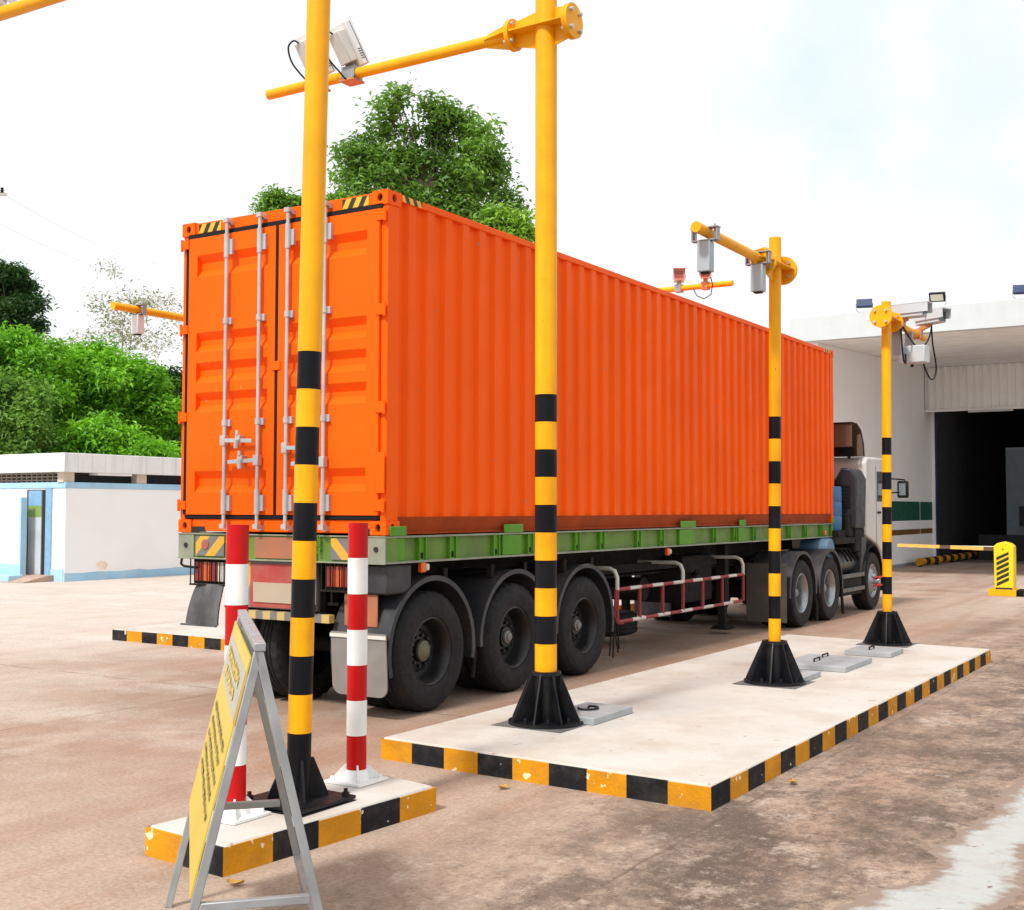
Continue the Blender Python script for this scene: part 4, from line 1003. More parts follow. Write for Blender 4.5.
# ------------------------------------------------------------------ bollards
def bollard(label, x, y):
    t = thing('striped_bollard', label, 'bollard', (x, y, .15), 'red and white bollards on the short island')
    m = MB(); zs = [.225, .425, .632, .84, 1.05, 1.262, 1.477, 1.685]
    for i in range(7):
        m.cyl((x, y, zs[i]), (x, y, zs[i + 1]), .0595 if i % 2 == 0 else .0605, n=28, mi=i % 2, caps=(i == 6))
    m.cyl((x, y, .15), (x, y, .2245), .0615, n=28, mi=1)
    m.build('post', [REDP, WHITEP], t)
    # the lowest red band sits above a white welded foot
    b = MB().box(x - .135, x + .135, y - .135, y + .135, .153, .166)
    b.cyl((x, y, .166), (x, y, .222), .078, .063, n=24)
    for k in range(4):
        a = PI / 2 * k + PI / 4; d = V((math.cos(a), math.sin(a), 0)); o = V((x, y, 0))
        b.plate([o + d * .058 + V((0, 0, .167)), o + d * .145 + V((0, 0, .167)), o + d * .14 + V((0, 0, .18)), o + d * .066 + V((0, 0, .255)), o + d * .058 + V((0, 0, .255))], .010)
    for sx_ in (-1, 1):
        for sy_ in (-1, 1): b.cyl((x + sx_ * .10, y + sy_ * .10, .166), (x + sx_ * .10, y + sy_ * .10, .188), .013, n=6)
    b.build('foot', WHITEP, t)
    return t
bollard('red and white striped bollard half behind the yellow folding sign', 1.553, -3.262)
bollard('red and white striped bollard in the open at the island end near the truck wheels', 1.562, -2.27)

# ------------------------------------------------------------------ access covers on the long island
def cover(label, x0, x1, y0, y1, hands, th=.055):
    t = thing('access_cover', label, 'access cover', ((x0 + x1) / 2, (y0 + y1) / 2, .15), 'grey access covers on the long island')
    MB().box(x0, x1, y0, y1, .1505, .15 + th).build('lid', COVER, t, bevel=.006)
    for (hx, hy, kind) in hands:
        z = .15 + th
        if kind == 'ring':
            pts = [(hx + .075 * math.cos(a), hy + .09 * math.sin(a), z + .012) for a in [R(-150 + 27 * k) for k in range(11)]]
            pts += [(hx - .01, hy + .02, z + .012)]
            MB().tube(pts, .0085, 8).build('lift_ring', CABLE, t)
        else:
            MB().tube([(hx, hy - .09, z), (hx, hy - .09, z + .03), (hx, hy + .09, z + .03), (hx, hy + .09, z)], .009, 8).build('lift_handle', CABLE, t)
    return t
cover('grey cover with a hooked lifting ring beside the foot of the tall pole', 1.46, 1.88, .12, .78, [(1.65, .46, 'ring')])
cover('small plain grey cover tucked behind the middle pole foot', 2.02, 2.48, 3.10, 3.66, [])
cover('large grey cover with two lifting handles, between the middle and farthest poles', 1.92, 2.60, 4.06, 5.0, [(2.20, 4.40, 'bar'), (2.16, 4.80, 'bar')])
cover('grey cover right in front of the farthest pole foot', 2.15, 2.66, 5.52, 6.06, [(2.38, 5.78, 'bar')])

# ------------------------------------------------------------------ folding sign
SC = V((2.224, -3.906, 0)); th = .8208; S_, W_, H_ = .304, 1.40, 1.28
a_ = V((math.cos(th), math.sin(th), 0)); b_ = V((math.sin(th), -math.cos(th), 0))
sg = thing('folding_sign', 'yellow folding A-frame board with faded lettering on grey steel legs', 'sign', SC)
def spt(side, w, t):
    """side -1 front (board) face, +1 rear; w along the width 0..W_, t 0 top .. 1 foot"""
    return SC + b_ * w + a_ * side * S_ * t + V((0, 0, H_ * (1 - t)))
for side in (-1, 1):
    for w in (.0, W_):
        MB().bar(spt(side, w, -.005), spt(side, w, 1.0), .031, .031, up=b_).build('leg', SIGNSTEEL, sg, bevel=.003)
MB().bar(spt(-1, -.019, -.012), spt(-1, W_ + .019, -.012), .040, .028).build('top_bar', SIGNSTEEL, sg, bevel=.003)
for w in (.0, W_):
    MB().bar(spt(-1, w, .665) + a_ * .02, spt(1, w, .665) - a_ * .02, .03, .03).build('stretcher', SIGNSTEEL, sg, bevel=.003)
MB().bar(spt(1, .02, .86), spt(1, W_ - .02, .86), .03, .03).build('stretcher', SIGNSTEEL, sg, bevel=.003)
nrm = (spt(-1, W_, 0) - spt(-1, 0, 0)).cross(spt(-1, 0, 1) - spt(-1, 0, 0)).normalized()
if nrm.dot(a_) > 0: nrm = -nrm
off = nrm * .0165
def q(w, t, k=0): return spt(-1, w, t) + off + nrm * (.004 + .0015 * k)
bd = MB().plate([q(.005, .02), q(W_ - .005, .02), q(W_ - .005, .645), q(.005, .645)], .006).build('board', SIGNY, sg)
m = MB()
for w0, w1, t0, t1 in ((.03, W_ - .01, .06, .195),):
    m.plate([q(w0, t0, 3), q(w1, t0, 3), q(w1, t1, 3), q(w0, t1, 3)], .002)
m.build('grey_band', SIGNG, bd)
rr = random.Random(3)
def text_line(w0, w1, t, hgt, mt):
    """one faded line of lettering: a ragged band of joined strokes"""
    up_, lo = [], []; w = w0
    while w < w1:
        st = rr.uniform(.008, .02)
        tall = hgt * rr.choice((.45, .7, 1.0, .85)); lowr = hgt * rr.choice((0, 0, .25, .5))
        for ww in (w, w + st): up_.append(q(ww, t + lowr, 5)); lo.append(q(ww, t + max(tall, lowr + hgt * .2), 5))
        w += st + .001
    m = MB(); k = len(up_)
    m.sheet([up_, lo]); m.sheet([[p + nrm * .001 for p in lo], [p + nrm * .001 for p in up_]])
    m.build('text_line', mt, bd)
text_line(.22, 1.20, .085, .040, SIGNY); text_line(.30, 1.12, .14, .034, SIGNY)
for i in range(5): text_line(.18, 1.26 - .06 * (i % 2), .275 + i * .046, .020, SIGNT)

# ------------------------------------------------------------------ boom gate
bg = thing('boom_gate', 'yellow barrier cabinet with black chevrons and a long horizontal boom', 'barrier', (1.55, 18.7, 0))
MB().box(1.235, 1.78, 18.5, 19.0, 0, .14).build('plinth', YELLOW, bg, bevel=.01)
MB().box(1.7805, 1.92, 18.52, 19.0, 0, .135).build('plinth_end', BLACKP, bg, bevel=.01)
poly = [(1.36, .1405), (1.73, .1405), (1.735, 1.02), (1.67, 1.08), (1.545, 1.115), (1.42, 1.08), (1.355, 1.02)]
cb = MB().prism(poly, 'y', 18.52, 18.86).build('cabinet', GATEY, bg, bevel=.012)
m = MB()
for i in range(6):
    z = .20 + i * .106; z2 = z + .125
    poly = [(1.405, z), (1.645, z2), (1.645, min(z2 + .066, .91)), (1.405, z + .066)]
    m.plate([(x, 18.517, zz) for x, zz in poly], .003)
m.build('chevrons', CK, cb)
MB().box(1.385, 1.71, 18.5, 18.51, .142, .175).build('vent', CK, cb)
MB().cyl((1.535, 18.51, .965), (1.535, 18.52, .965), .014, n=10).build('lock', CK, cb)
m = MB(); n = 9
for i in range(n):
    x0 = 1.36 - (1.98) * i / n; x1 = 1.36 - 1.98 * (i + 1) / n
    m.box(x1, x0, 18.60, 18.64, .925 + .006 * i, 1.005 + .004 * i, 2 if i == 0 or i == 4 else 0)
m.build('boom', [mat('boom_yellow', (.80, .46, .10), .45), WHITEP, mat('boom_dark', (.12, .07, .04), .5)], bg)
MB().box(-.62, 1.36, 18.602, 18.638, 1.0055, 1.018).build('boom_reflector', WHITEP, bg)

# ------------------------------------------------------------------ shed (warehouse)
wh = thing('warehouse', 'white drive-through inspection shed with green stripe and dark open bay', 'building', (4, 30, 0))
XW = -3.5; XR = 6.6; YF = 22.0  # unseen right end drawn in so more light gets under the canopy
m = MB().prism([(22.27, 0), (34.6, 0), (34.6, 6.53), (33.6, 6.515), (22.27, 6.035)], 'x', XW - .25, XW); m.build('side_wall', WALLW, wh)
MB().box(XW + .002, XW + .02, 22.3, 34.4, 0.0, .10).build('skirting', mat('skirting_grey', (.25, .30, .34), .7), wh)
for z0, z1, mt in ((1.425, 2.03, SGRN), (.985, 1.15, SBRN)):
    for y0, y1 in ((22.3, 32.64), (32.72, 34.38)):
        MB().box(XW + .001, XW + .006, y0, y1, z0, z1).build('painted_stripe', mt, wh)
m = MB()   # canopy: fascia and rising soffit
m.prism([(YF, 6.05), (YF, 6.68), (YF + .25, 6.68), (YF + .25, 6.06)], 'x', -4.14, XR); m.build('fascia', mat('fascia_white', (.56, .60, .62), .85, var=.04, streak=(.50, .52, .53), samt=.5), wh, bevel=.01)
m = MB(); m.prism([(YF + .2505, 6.04), (33.55, 6.52), (33.55, 6.60), (YF + .2505, 6.12)], 'x', -4.12, XR - .02); m.build('soffit', mat('soffit_grey', (.90, .92, .93), .85, dirt=(.5, .5, .5), damt=.3, dscale=.4), wh)
MB().box(-4.1, XR - .05, YF + .26, 35.1, 6.605, 6.66).box(-4.1, XR - .05, 37.1, 60, 6.605, 6.66).box(-4.1, -2.3, 35.1, 37.1, 6.605, 6.66).box(2.4, XR - .05, 35.1, 37.1, 6.605, 6.66).build('roof', WALLW, wh)  # gap above the partition added to let light down onto it
MB().box(-4.135, -3.755, YF + .26, 34.6, 6.13, 6.6).build('side_fascia', WALLW, wh)
# corrugated panel above the bay
pts = []; x = XW - .14; k = 0
while x < XR - .3:
    pts += [(x, 0), (x + .10, 0), (x + .13, .05), (x + .22, .05)]; x += .25
m = MB(); m.sheet([[(px_, 33.56 + d, z) for z in (5.08, 6.515)] for px_, d in pts]); m.sheet([[(px_, 33.58 + d, z) for z in (6.515, 5.08)] for px_, d in pts])
m.build('cladding', CORRW, wh)
MB().box(XW - .15, XR - .3, 33.50, 33.555, 5.02, 5.10).build('cladding_trim', CORRW, wh)
MB().box(XW - .17, XW - .0, 33.48, 33.552, 5.02, 6.50).build('cladding_corner', CORRW, wh)
MB().box(XW, XW + .10, 34.42, 34.60, 0, 5.3).build('door_jamb', WALLW, wh)
MB().box(XW + .101, XW + .16, 34.44, 34.7, 0, 5.3).build('door_track', mat('track_navy', (.02, .025, .07), .6), wh)
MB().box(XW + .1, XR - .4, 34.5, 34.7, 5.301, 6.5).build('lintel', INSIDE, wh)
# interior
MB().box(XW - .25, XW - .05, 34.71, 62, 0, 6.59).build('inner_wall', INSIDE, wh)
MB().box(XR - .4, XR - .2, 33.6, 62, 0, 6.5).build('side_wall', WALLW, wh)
MB().box(XR - .5, XR - .15, 22.4, 22.75, 0, 6.03).build('column', WALLW, wh)  # unseen right side left open for light, column added to carry it
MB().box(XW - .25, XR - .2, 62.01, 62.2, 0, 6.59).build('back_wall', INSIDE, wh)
MB().box(XW - .2, XR - .45, 37.1, 62, 6.3, 6.4).box(XW - .2, -2.3, 34.8, 37.1, 6.3, 6.4).build('inner_ceiling', INSIDE, wh)  # left open below the added roof gap
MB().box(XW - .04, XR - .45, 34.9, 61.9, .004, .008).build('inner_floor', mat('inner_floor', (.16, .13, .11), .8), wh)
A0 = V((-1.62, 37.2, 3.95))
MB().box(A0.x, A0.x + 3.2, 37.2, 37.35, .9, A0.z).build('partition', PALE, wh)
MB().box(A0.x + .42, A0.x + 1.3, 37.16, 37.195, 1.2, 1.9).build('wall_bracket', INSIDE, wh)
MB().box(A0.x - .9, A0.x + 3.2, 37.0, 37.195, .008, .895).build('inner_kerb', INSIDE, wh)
MB().box(-2.1, -.72, 33.42, 33.50, 4.955, 5.015).build('tube_light', TUBE, wh)
# floodlights
def floodlight(label, x, facing):
    t = thing('floodlight', label, 'floodlight', (x, 22.1, 6.68), 'floodlights along the shed parapet')
    if facing: u, n_ = V((1, 0, 0)), V((-.1, -.86, -.48)).normalized()
    else: u, n_ = V((.95, .3, 0)), V((.25, -.80, .5)).normalized()
    u = (u - n_ * u.dot(n_)).normalized(); v = n_.cross(u)
    if v.z < 0: v = -v
    c = V((x, 22.05, 6.90))
    MB().obox(c, u * .19, v * .115, n_ * .045).obox(c - n_ * .065, u * .12, v * .08, n_ * .025).build('housing', FLBLUE if not facing else BLACKP, t, bevel=.012)
    if facing: MB().obox(c + n_ * .047, u * .15, v * .08, n_ * .004).build('lens', LENS, t)
    MB().tube([c - u * .2, c - u * .2 - V((0, 0, .16)), V((x - .15, 22.1, 6.69)), V((x + .15, 22.1, 6.69)), c + u * .2 - V((0, 0, .16)), c + u * .2], .012, 8).build('yoke', ZINC, t)
floodlight('blue floodlight on the shed parapet above the orange container front', -2.24, False)
floodlight('black floodlight with a pale glass facing forward on the shed parapet', -.48, True)
floodlight('blue floodlight on the shed parapet over the dark bay', 1.42, False)
# striped wheel kerb leading into the bay
t = thing('wheel_guide', 'low black and yellow wheel guide running into the dark bay', 'wheel guide', (-2.9, 36, 0))
m = MB(); n = 34
for i in range(n):
    y0 = 30.6 + i * .5; x0 = -3.05 + i * .012
    m.cyl((x0, y0, .15), (x0 + .012, y0 + .5, .15), .115, n=12, mi=i % 2)
for i in range(9): m.box(-3.05 + i * .05 - .05, -3.05 + i * .05 + .05, 30.7 + i * 2, 30.8 + i * 2, 0, .1, 1)
m.build('rail', [KYEL, KBLK], t)

# ------------------------------------------------------------------ washroom block
wb = thing('washroom_block', 'low white block with blue trim, flat roof and a half-open door', 'building', (-21, 16, 0))
BX, BY = -18.4, 11.05; BE, BL = 24.0, -29.0
MB().box(BL, BX, BY, BE, 0, 2.255).build('wall', WALLR, wb)
MB().box(BL - .03, BX + .03, BY - .03, BE + .03, 2.256, 2.40).build('band', BLUEW, wb, bevel=.01)
MB().box(BL + .25, BX - .25, BY + .25, BE - .25, 2.4005, 2.62).build('dark_gap', DARKIN, wb)  # solid near-black box, its colour stands for the shade under the roof
m = MB(); m.box(BL - .25, BX + .22, BY - .22, BE + .2, 2.64, 3.10); m.build('roof', FASC, wb, bevel=.012)
MB().box(BX - .22, BX + .12, 11.9, 12.95, 2.585, 2.637).build('fascia_beam', WALLR, wb)  # white beam below the roof fascia
for y in (11.15, 13.38, 15.9, 18.4, 20.9): MB().box(BX - .24, BX - .02, y - .16, y + .16, 2.401, 2.639).build('pillar', CREAM, wb)
m = MB()
for i in range(24):
    x = BX - .35 - i * .2
    m.box(x - .2, x - .165, BY + .02, BY + .12, 2.401, 2.639)
for z in (2.44, 2.52, 2.60): m.box(BX - 5.3, BX - .35, BY + .03, BY + .11, z, z + .03)
m.build('breeze_blocks', BREEZE, wb)
n = 40   # painted base, brush line wanders
rows = []
for i in range(n + 1):
    y = BY + (BE - BY) * i / n; h = .20 + .05 * mnoise.noise(V((y * 1.7, 3, 0))) + .03 * mnoise.noise(V((y * 6, 1, 0)))
    rows.append([(BX + .004, y, .0), (BX + .004, y, h)])
MB().sheet(rows).build('painted_base', BLUEW, wb)
# doorway on the lane side
MB().box(-19.86, -19.10, BY - .004, BY + .3, .14, 2.22).build('door_opening', DARKIN, wb)  # near-black slab, its colour stands for the unlit room
MB().box(-19.10, -18.88, BY - .035, BY - .0005, .12, 2.255).build('door_frame', BLUED, wb)
dl = MB().box(-19.76, -19.26, BY - .03, BY - .006, .15, 2.2).build('door', DOORL, wb)
MB().box(-19.76, -19.26, BY - .034, BY - .0305, 1.55, 1.83).build('door_band', DOORG, dl)
MB().box(-19.76, -19.26, BY - .034, BY - .0305, 1.831, 2.2).build('door_band', BLUED, dl)
MB().box(-18.879, BX - .02, BY - .03, BY - .0005, .0, .30).build('painted_base', BLUEW, wb)
# screen wall on the left of the door
MB().box(BL, -19.56, BY - .42, BY - .27, 0, 2.02).build('screen_wall', WALLR, wb)
MB().box(-19.5595, -19.49, BY - .43, BY - .26, 0, 2.03).build('screen_edge', BLUEW, wb)
MB().box(BL, -19.57, BY - .426, BY - .4205, .12, .42).build('painted_base', BLUEW, wb)
MB().box(BL, -19.35, BY - .85, BY - .431, 0, .16).build('step_block', BLUEW, wb, bevel=.02)
m = MB().prism([(BY - .9, .005), (BY - .04, .005), (BY - .04, .15), (BY - .3, .13)], 'x', -19.75, -18.75); m.build('entry_ramp', PINKB, wb)
STAINO = mat('rust_stain', (.84, .66, .50), .85, var=.06, dirt=(.88, .87, .86), damt=1.0, dscale=5)
m = MB(); pts = []
for i in range(26):
    a = 2 * PI * i / 26; r = .15 + .09 * mnoise.noise(V((math.cos(a) * 2, math.sin(a) * 2, 4)))
    pts.append((BX + .003, 12.15 + r * 1.2 * math.cos(a), .36 + r * .75 * math.sin(a)))
m.add(pts, [tuple(range(26))]); m.build('rust_stain', STAINO, wb)

# ------------------------------------------------------------------ vegetation
LM = [leaf_mat('leaves_dark', (.03, .11, .014), (.26, .48, .06)), leaf_mat('leaves_bright', (.055, .25, .008), (.32, .68, .035)),
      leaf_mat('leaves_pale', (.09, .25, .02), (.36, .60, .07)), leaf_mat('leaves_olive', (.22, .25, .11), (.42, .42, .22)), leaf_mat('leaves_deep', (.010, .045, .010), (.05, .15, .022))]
def plant(name, label, cat, base, clumps, lm, n_leaf, leaf, trunk_r=.14, twig=14, spread=.28, flat=.7, group=None, seed=1, hang=0.0):
    """clumps: list of (centre, radius); each clump is filled with twigs of leaves, denser near its skin"""
    rr = random.Random(seed); base = V(base)
    t = thing(name, label, cat, base, group); main = clumps; clumps = []
    for c, r in main:
        clumps.append((c, r * .62))
        for k in range(4):
            dv = V((rr.gauss(0, 1), rr.gauss(0, 1), rr.gauss(0, .8))).normalized()
            clumps.append((c + dv * r * rr.uniform(.55, 1.0), r * rr.uniform(.26, .5)))
    tr = MB(); top = max((c for c, r in main), key=lambda c: c.z)
    mid = base.lerp(V((sum(c.x for c, r in main) / len(main), sum(c.y for c, r in main) / len(main), top.z)), .80)
    stem = [base.lerp(mid, k / 7) + V((rr.uniform(-.16, .16), rr.uniform(-.16, .16), 0)) * (1 if 0 < k else 0) for k in range(8)]
    tr.tube(stem, trunk_r, 10, r1=trunk_r * .25)
    for c, r in main:
        cand = [s for s in stem if s.z < c.z - .2 * r] or stem[:2]
        s = min(cand, key=lambda q: (q - c).length * (1 if q.z > base.z + .5 else 1.6))
        mdl = s.lerp(c, .5) + V((rr.uniform(-.3, .3), rr.uniform(-.3, .3), rr.uniform(-.1, .35))) * r * .5
        tr.tube([s, s.lerp(mdl, .5) + V((0, 0, -.03)), mdl, mdl.lerp(c, .6), c + V((0, 0, r * .5))], trunk_r * .17, 7, r1=trunk_r * .06)
        for k in range(4):
            dv = V((rr.gauss(0, 1), rr.gauss(0, 1), rr.gauss(.3, .8))).normalized() * r * .8
            tr.tube([mdl.lerp(c, .6), c.lerp(c + dv, .5), c + dv], trunk_r * .14, 5, r1=trunk_r * .03)
    tr.build('trunk', BARK, t)
    vs = []; fs = []
    tot = sum(r ** 2 for c, r in clumps)
    for c, r in clumps:
        nt_ = max(3, int(n_leaf * r * r / tot / twig))
        for k in range(nt_):
            dv = V((rr.gauss(0, 1), rr.gauss(0, 1), rr.gauss(0, 1))).normalized()
            rad = r * (rr.uniform(.35, 1.0) ** .55) * (1 + .28 * mnoise.noise(dv * 2.2 + c * .7))
            tc = c + V((dv.x * rad, dv.y * rad, dv.z * rad * flat))
            out = (tc - c).normalized()
            for j in range(twig):
                p = tc + V((rr.gauss(0, spread), rr.gauss(0, spread), rr.gauss(0, spread * .55) - hang * abs(rr.gauss(0, 1))))
                nn = (V((rr.gauss(0, .55), rr.gauss(0, .55), 1 + rr.gauss(0, .3))) + out * .55).normalized()
                u = nn.orthogonal().normalized(); ang = rr.uniform(0, 2 * PI); w = nn.cross(u)
                d = u * math.cos(ang) + w * math.sin(ang); e = nn.cross(d)
                l = leaf * rr.uniform(.5, 1.5); wd = l * .42
                o = len(vs); dr = V((0, 0, -l * .22))
                vs += [p - d * l * .5, p + e * wd * .5 + nn * l * .06, p + d * l * .5 + dr, p - e * wd * .5 + nn * l * .06]
                fs.append((o, o + 1, o + 2, o + 3))
    m = MB(); m.add(vs, fs); m.build('crown', lm, t)
    return t
def cl(D, lst, k=FPX):
    return [(far_point(x, y, D + dd), r * D / FPX) for x, y, r, dd in lst]
def foot(px_, D): p = far_point(px_, 520, D); return (p.x, p.y, 0)
def jit(lst, sd): return [(x, y, r, random.Random(sd * 31 + int(x) + int(y)).uniform(-1, 1)) for x, y, r, _ in lst]
plant('tree', 'tall dark green tree rising behind the container roof', 'tree', foot(440, 36),
      cl(36, [(397, 93, 7, 0), (394, 103, 9, 0), (388, 114, 11, .3), (384, 130, 13, .5), (408, 150, 9, .2), (412, 132, 6, .6), (418, 160, 10, .3), (402, 168, 11, .3), (368, 142, 12, .4), (354, 150, 11, -.4), (346, 158, 8, -.5), (376, 158, 15, .2), (392, 160, 14, .4), (362, 170, 14, 0), (350, 178, 9, -.6), (378, 178, 14, -.6), (398, 182, 15, .5), (428, 102, 8, 0), (440, 112, 13, 0), (452, 118, 14, .4), (466, 130, 15, .3), (484, 134, 11, 0), (440, 130, 11, .5), (446, 146, 17, .4), (472, 150, 15, -.4), (488, 150, 9, .2), (428, 158, 14, 0), (420, 176, 16, .3), (446, 176, 18, .2), (468, 172, 15, -.5), (486, 168, 9, .4), (494, 162, 6, .4), (478, 190, 14, .5), (454, 198, 18, 0), (430, 200, 18, -.3), (404, 202, 16, -.5), (380, 198, 14, -.6), (364, 192, 12, -.8), (352, 190, 8, -.8), (498, 184, 9, .4), (506, 196, 9, .3), (512, 208, 9, .2), (490, 148, 8, .2), (500, 166, 6, .3), (470, 212, 18, 0), (440, 220, 20, 0), (410, 222, 18, 0), (380, 216, 18, -1)]),
      LM[0], 21000, .19, trunk_r=.2, seed=3, spread=.24, twig=11, flat=.75, group='trees behind the yard')
plant('tree', 'yellow-green bushy tree behind the container roof beside the tall pole', 'tree', foot(505, 33),
      cl(33, [(505, 214, 12, 0), (516, 224, 12, 0), (528, 234, 9, 0), (494, 222, 13, 0), (482, 228, 12, 0), (510, 236, 13, 0), (497, 240, 14, 0), (520, 246, 14, 0), (478, 240, 14, 0), (466, 244, 14, .5)]), LM[2], 6500, .16, seed=5, spread=.14, twig=12, group='trees behind the yard')
plant('tree', 'pale green treetop just showing above the container doors', 'tree', foot(290, 34),
      cl(34, [(270, 201, 9, 0), (280, 197, 8, 0), (290, 205, 11, 0), (306, 203, 10, 0), (320, 207, 12, 0), (338, 200, 9, 0), (262, 209, 6, 0), (276, 212, 12, 0), (300, 218, 16, 0), (340, 212, 14, 0)]), LM[2], 6000, .15, seed=6, spread=.14, twig=12, group='trees behind the yard')
plant('tree', 'dark dense tree at the picture edge above the bright thicket', 'tree', foot(0, 64),
      cl(64, jit([(2, 272, 16, 0), (16, 278, 13, 0), (8, 292, 18, 0), (26, 292, 12, 0), (36, 306, 10, 0), (22, 312, 14, 0), (6, 314, 18, 0), (34, 324, 11, 0), (-12, 268, 20, 0), (-20, 290, 26, 0), (-15, 320, 26, 0), (20, 330, 16, 0), (-34, 262, 22, 0)], 8)), LM[4], 26000, .24, trunk_r=.3, seed=8, spread=.28, group='trees behind the yard')
plant('tree', 'thin wispy tree with see-through olive leaves behind the thicket', 'tree', foot(125, 70),
      cl(70, [(112, 268, 10, 0), (130, 295, 22, 0), (100, 300, 12, 0), (85, 335, 14, 0), (108, 335, 20, 0), (150, 300, 18, 0), (165, 330, 20, 0), (140, 340, 24, 0), (172, 300, 12, 0), (75, 350, 10, 0), (120, 320, 26, 0)]), LM[3], 2600, .20, trunk_r=.07, twig=6, seed=9, spread=.42, hang=.25, group='trees behind the yard')
th_ = [
 ('bright feathery shrub at the picture edge under the dark tree', 49, [(5, 342, 14, 0), (22, 338, 13, 0), (40, 350, 13, 0), (-12, 345, 18, 0), (12, 358, 18, 0), (34, 366, 17, 0), (52, 362, 12, 0), (-20, 368, 24, 0), (4, 380, 20, 0), (28, 388, 20, 0), (50, 384, 14, 0), (-5, 400, 24, 0), (25, 408, 22, 0)], 1, 20),
 ('darker vine-covered mound, lowest at the picture edge', 46, [(6, 386, 16, 0), (24, 390, 14, 0), (38, 402, 11, 0), (-8, 392, 20, 0), (10, 408, 20, 0), (32, 418, 15, 0), (0, 430, 24, 0), (26, 438, 18, 0), (42, 436, 9, 0), (-24, 420, 24, 0), (12, 456, 22, 0), (34, 458, 14, 0)], 0, 21),
 ('bright shrub rounding up in the middle of the thicket', 51, [(66, 354, 12, 0), (82, 358, 14, 0), (100, 352, 11, 0), (112, 358, 12, 0), (70, 374, 16, 0), (92, 374, 18, 0), (110, 378, 16, 0), (60, 396, 16, 0), (82, 398, 19, 0), (104, 402, 18, 0), (72, 420, 20, 0), (96, 424, 20, 0), (60, 440, 18, 0)], 1, 22),
 ('bright shrub next to the container edge, tallest on that side', 52.5, [(124, 370, 13, 0), (138, 364, 12, 0), (152, 374, 13, 0), (165, 388, 11, 0), (128, 390, 17, 0), (148, 394, 17, 0), (166, 406, 13, 0), (132, 412, 18, 0), (154, 416, 17, 0), (140, 434, 20, 0), (166, 434, 16, 0)], 1, 23),
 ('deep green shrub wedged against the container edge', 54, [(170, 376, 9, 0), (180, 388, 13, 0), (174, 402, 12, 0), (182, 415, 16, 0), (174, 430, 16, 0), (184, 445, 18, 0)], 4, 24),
 ('low bright shrub directly above the washroom roof', 47.5, [(88, 432, 12, 0), (104, 428, 13, 0), (120, 434, 13, 0), (76, 442, 12, 0), (96, 446, 14, 0), (116, 450, 14, 0), (136, 446, 12, 0), (150, 452, 12, 0), (60, 450, 12, 0), (166, 454, 11, 0), (106, 462, 16, 0), (80, 460, 14, 0), (140, 462, 14, 0)], 1, 25)]
for lb, D, lst, li, sd in th_:
    plant('shrub', lb, 'shrub', foot(sum(q_[0] for q_ in lst) / len(lst), D), cl(D, jit(lst, sd)), LM[li], 19000 if li != 4 else 8000, .235, trunk_r=.12, twig=13, seed=sd, spread=.30, flat=.8, group='shrubs of the thicket behind the washroom', hang=.05)
# darker growth that closes the view at the foot of the thicket
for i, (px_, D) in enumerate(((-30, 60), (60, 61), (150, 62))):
    plant('shrub', ['deep green shrub deep in the thicket below the dark tree', 'deep green shrub deep in the thicket behind the washroom roof', 'deep green shrub deep in the thicket by the container'][i], 'shrub', foot(px_, D), cl(D, [(px_ - 30, 402, 28, 0), (px_ + 15, 396, 28, 0), (px_, 430, 36, 0), (px_ + 40, 430, 32, 0), (px_ - 40, 440, 32, 0), (px_ + 10, 460, 36, 0)]), LM[4], 12000, .30, twig=14, seed=40 + i, spread=.4, group='shrubs of the thicket behind the washroom')


# ------------------------------------------------------------------ power line at the far left
up_ = far_point(-34, 400, 40); ub = (up_.x, up_.y, 0); zt = far_point(0, 190, 40).z
ut = thing('utility_pole', 'concrete power pole standing just outside the frame beyond the thicket', 'utility pole', ub)
MB().cyl(ub, (ub[0], ub[1], zt + .6), .16, .11, n=14).build('post', CONCP, ut)
tip = far_point(6, 197, 40); c0 = far_point(-70, 190, 40)
MB().bar((c0.x, c0.y, zt), (tip.x, tip.y, zt - .15), .09, .09).build('cross_arm', CONCP, ut)
for k, px_ in enumerate((2, -14)):
    p = far_point(px_, 196, 40); MB().lathe([(.03, -.02), (.07, .02), (.035, .05), (.07, .09), (.035, .12), (.06, .16), (.02, .19)], (p.x, p.y, zt - .1), (0, 0, 1), n=12).build('insulator', CABLE, ut)
for k, (ax_, ay_, bx_, by_) in enumerate(((3, 194, 215, 262), (-30, 208, 215, 280))):
    A = far_point(ax_, ay_, 40); B = far_point(bx_, by_, 95)
    tag(MB().tube([A.lerp(B, i / 20) - V((0, 0, 1.2 * 4 * (i / 20) * (1 - i / 20))) for i in range(21)], .0045, 5).build('power_wire', WIREM), ['upper thin power wire sagging from the picture edge', 'lower thin power wire sagging from the picture edge'][k], 'wire', 'power wires at the far left')

# a few dry leaves
for k, (x, y, a, lb) in enumerate(((2.05, -3.75, .4, 'dry yellow leaf on the ground beside the folding sign'), (2.06, -1.42, 1.2, 'dry leaf lying against the front kerb of the long island'), (3.56, -.3, 2.1, 'dry leaf lying by the side kerb of the long island'))):
    m = MB(); rows = []
    for i in range(7):
        t = i / 6; w = .028 * math.sin(PI * t) + .001; l = .09 * (t - .5); z = .008 + .012 * (2 * t - 1) ** 2
        rows.append([(x + l * math.cos(a) + s_ * w * math.sin(a), y + l * math.sin(a) - s_ * w * math.cos(a), z + .012 * abs(s_)) for s_ in (-1, 0, 1)])
    m.sheet(rows); tag(m.build('dry_leaf', DRYLEAF), lb, 'leaf', 'dry leaves on the yard')

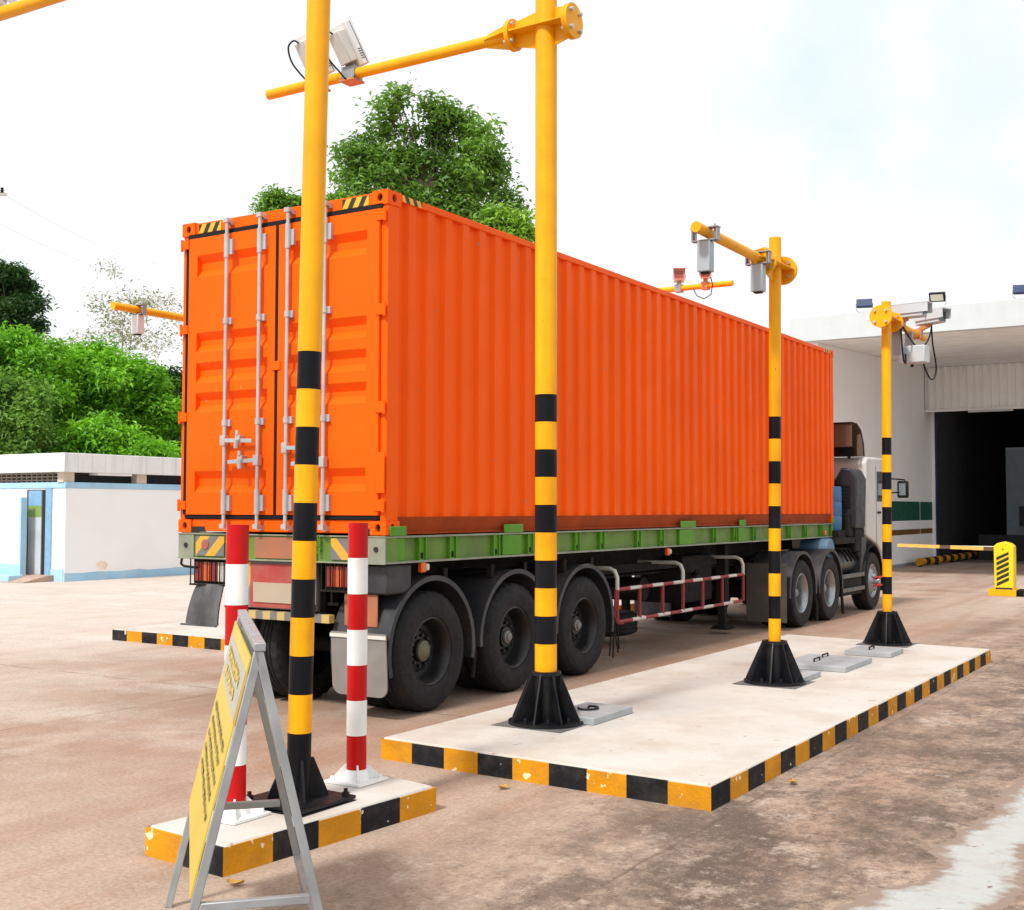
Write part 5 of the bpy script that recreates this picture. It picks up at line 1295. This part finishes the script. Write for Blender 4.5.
# ------------------------------------------------------------------ light
GAP = (-.218, .915, .338)
EL, AZ = R(50), R(182)      # sun high behind the camera, to the left; azimuth clockwise from +Y
sd_ = V((math.sin(AZ) * math.cos(EL), math.cos(AZ) * math.cos(EL), math.sin(EL)))
sl = bpy.data.lights.new('sun', 'SUN'); sl.energy = 2.5; sl.angle = R(8); sl.color = (1, .96, .90)
so = bpy.data.objects.new('sun', sl); col.objects.link(so); so.rotation_euler = (-sd_).to_track_quat('-Z', 'Y').to_euler(); so.location = (0, 0, 30)
w = bpy.data.worlds.new('World'); sc.world = w; w.use_nodes = True
nt = w.node_tree; N = nt.nodes; L = nt.links; N.clear()
wo = N.new('ShaderNodeOutputWorld'); bgn = N.new('ShaderNodeBackground'); L.new(bgn.outputs[0], wo.inputs[0]); bgn.inputs[1].default_value = .1
sky = N.new('ShaderNodeTexSky'); sky.sky_type = 'NISHITA'; sky.sun_disc = False; sky.sun_elevation = EL; sky.sun_rotation = AZ
tcn = N.new('ShaderNodeTexCoord'); mp = N.new('ShaderNodeMapping'); mp.inputs['Scale'].default_value = (1, 1, 2.2); mp.inputs['Location'].default_value = (.4, .9, 0)
L.new(tcn.outputs['Generated'], mp.inputs['Vector'])
cn = N.new('ShaderNodeTexNoise'); cn.inputs['Scale'].default_value = 2.4; cn.inputs['Detail'].default_value = 7; cn.inputs['Roughness'].default_value = .5; L.new(mp.outputs[0], cn.inputs['Vector'])
mr = N.new('ShaderNodeMapRange'); mr.inputs[1].default_value = .36; mr.inputs[2].default_value = .56; mr.inputs[3].default_value = .95; mr.inputs[4].default_value = 1; L.new(cn.outputs['Fac'], mr.inputs[0])
mxn = N.new('ShaderNodeMix'); mxn.data_type = 'RGBA'; L.new(mr.outputs[0], mxn.inputs['Factor'])
ia = [k for k in mxn.inputs if k.type == 'RGBA']; L.new(sky.outputs[0], ia[0]); ia[1].default_value = (6.95, 7.05, 7.15, 1)
# a thin place in the cloud where pale blue shows through
dt = N.new('ShaderNodeVectorMath'); dt.operation = 'DOT_PRODUCT'; L.new(tcn.outputs['Generated'], dt.inputs[0]); dt.inputs[1].default_value = GAP
cn2 = N.new('ShaderNodeTexNoise'); cn2.inputs['Scale'].default_value = 7; cn2.inputs['Detail'].default_value = 6; L.new(tcn.outputs['Generated'], cn2.inputs['Vector'])
am = N.new('ShaderNodeMath'); am.operation = 'MULTIPLY_ADD'; am.inputs[1].default_value = .05; L.new(cn2.outputs['Fac'], am.inputs[0]); L.new(dt.outputs['Value'], am.inputs[2])
mg = N.new('ShaderNodeMapRange'); mg.interpolation_type = 'SMOOTHSTEP'; mg.inputs[1].default_value = 1.008; mg.inputs[2].default_value = 1.034; mg.inputs[4].default_value = .85; L.new(am.outputs[0], mg.inputs[0])
mx2 = N.new('ShaderNodeMix'); mx2.data_type = 'RGBA'; L.new(mg.outputs[0], mx2.inputs['Factor'])
ib = [k for k in mx2.inputs if k.type == 'RGBA']; L.new([k for k in mxn.outputs if k.type == 'RGBA'][0], ib[0]); ib[1].default_value = (4.9, 6.0, 6.7, 1)
L.new([k for k in mx2.outputs if k.type == 'RGBA'][0], bgn.inputs[0])

sc.view_settings.view_transform = 'Standard'; sc.view_settings.look = 'None'; sc.view_settings.exposure = 0.6; sc.view_settings.gamma = 1
sc.render.engine = 'CYCLES'; sc.cycles.use_denoising = True; sc.cycles.max_bounces = 8
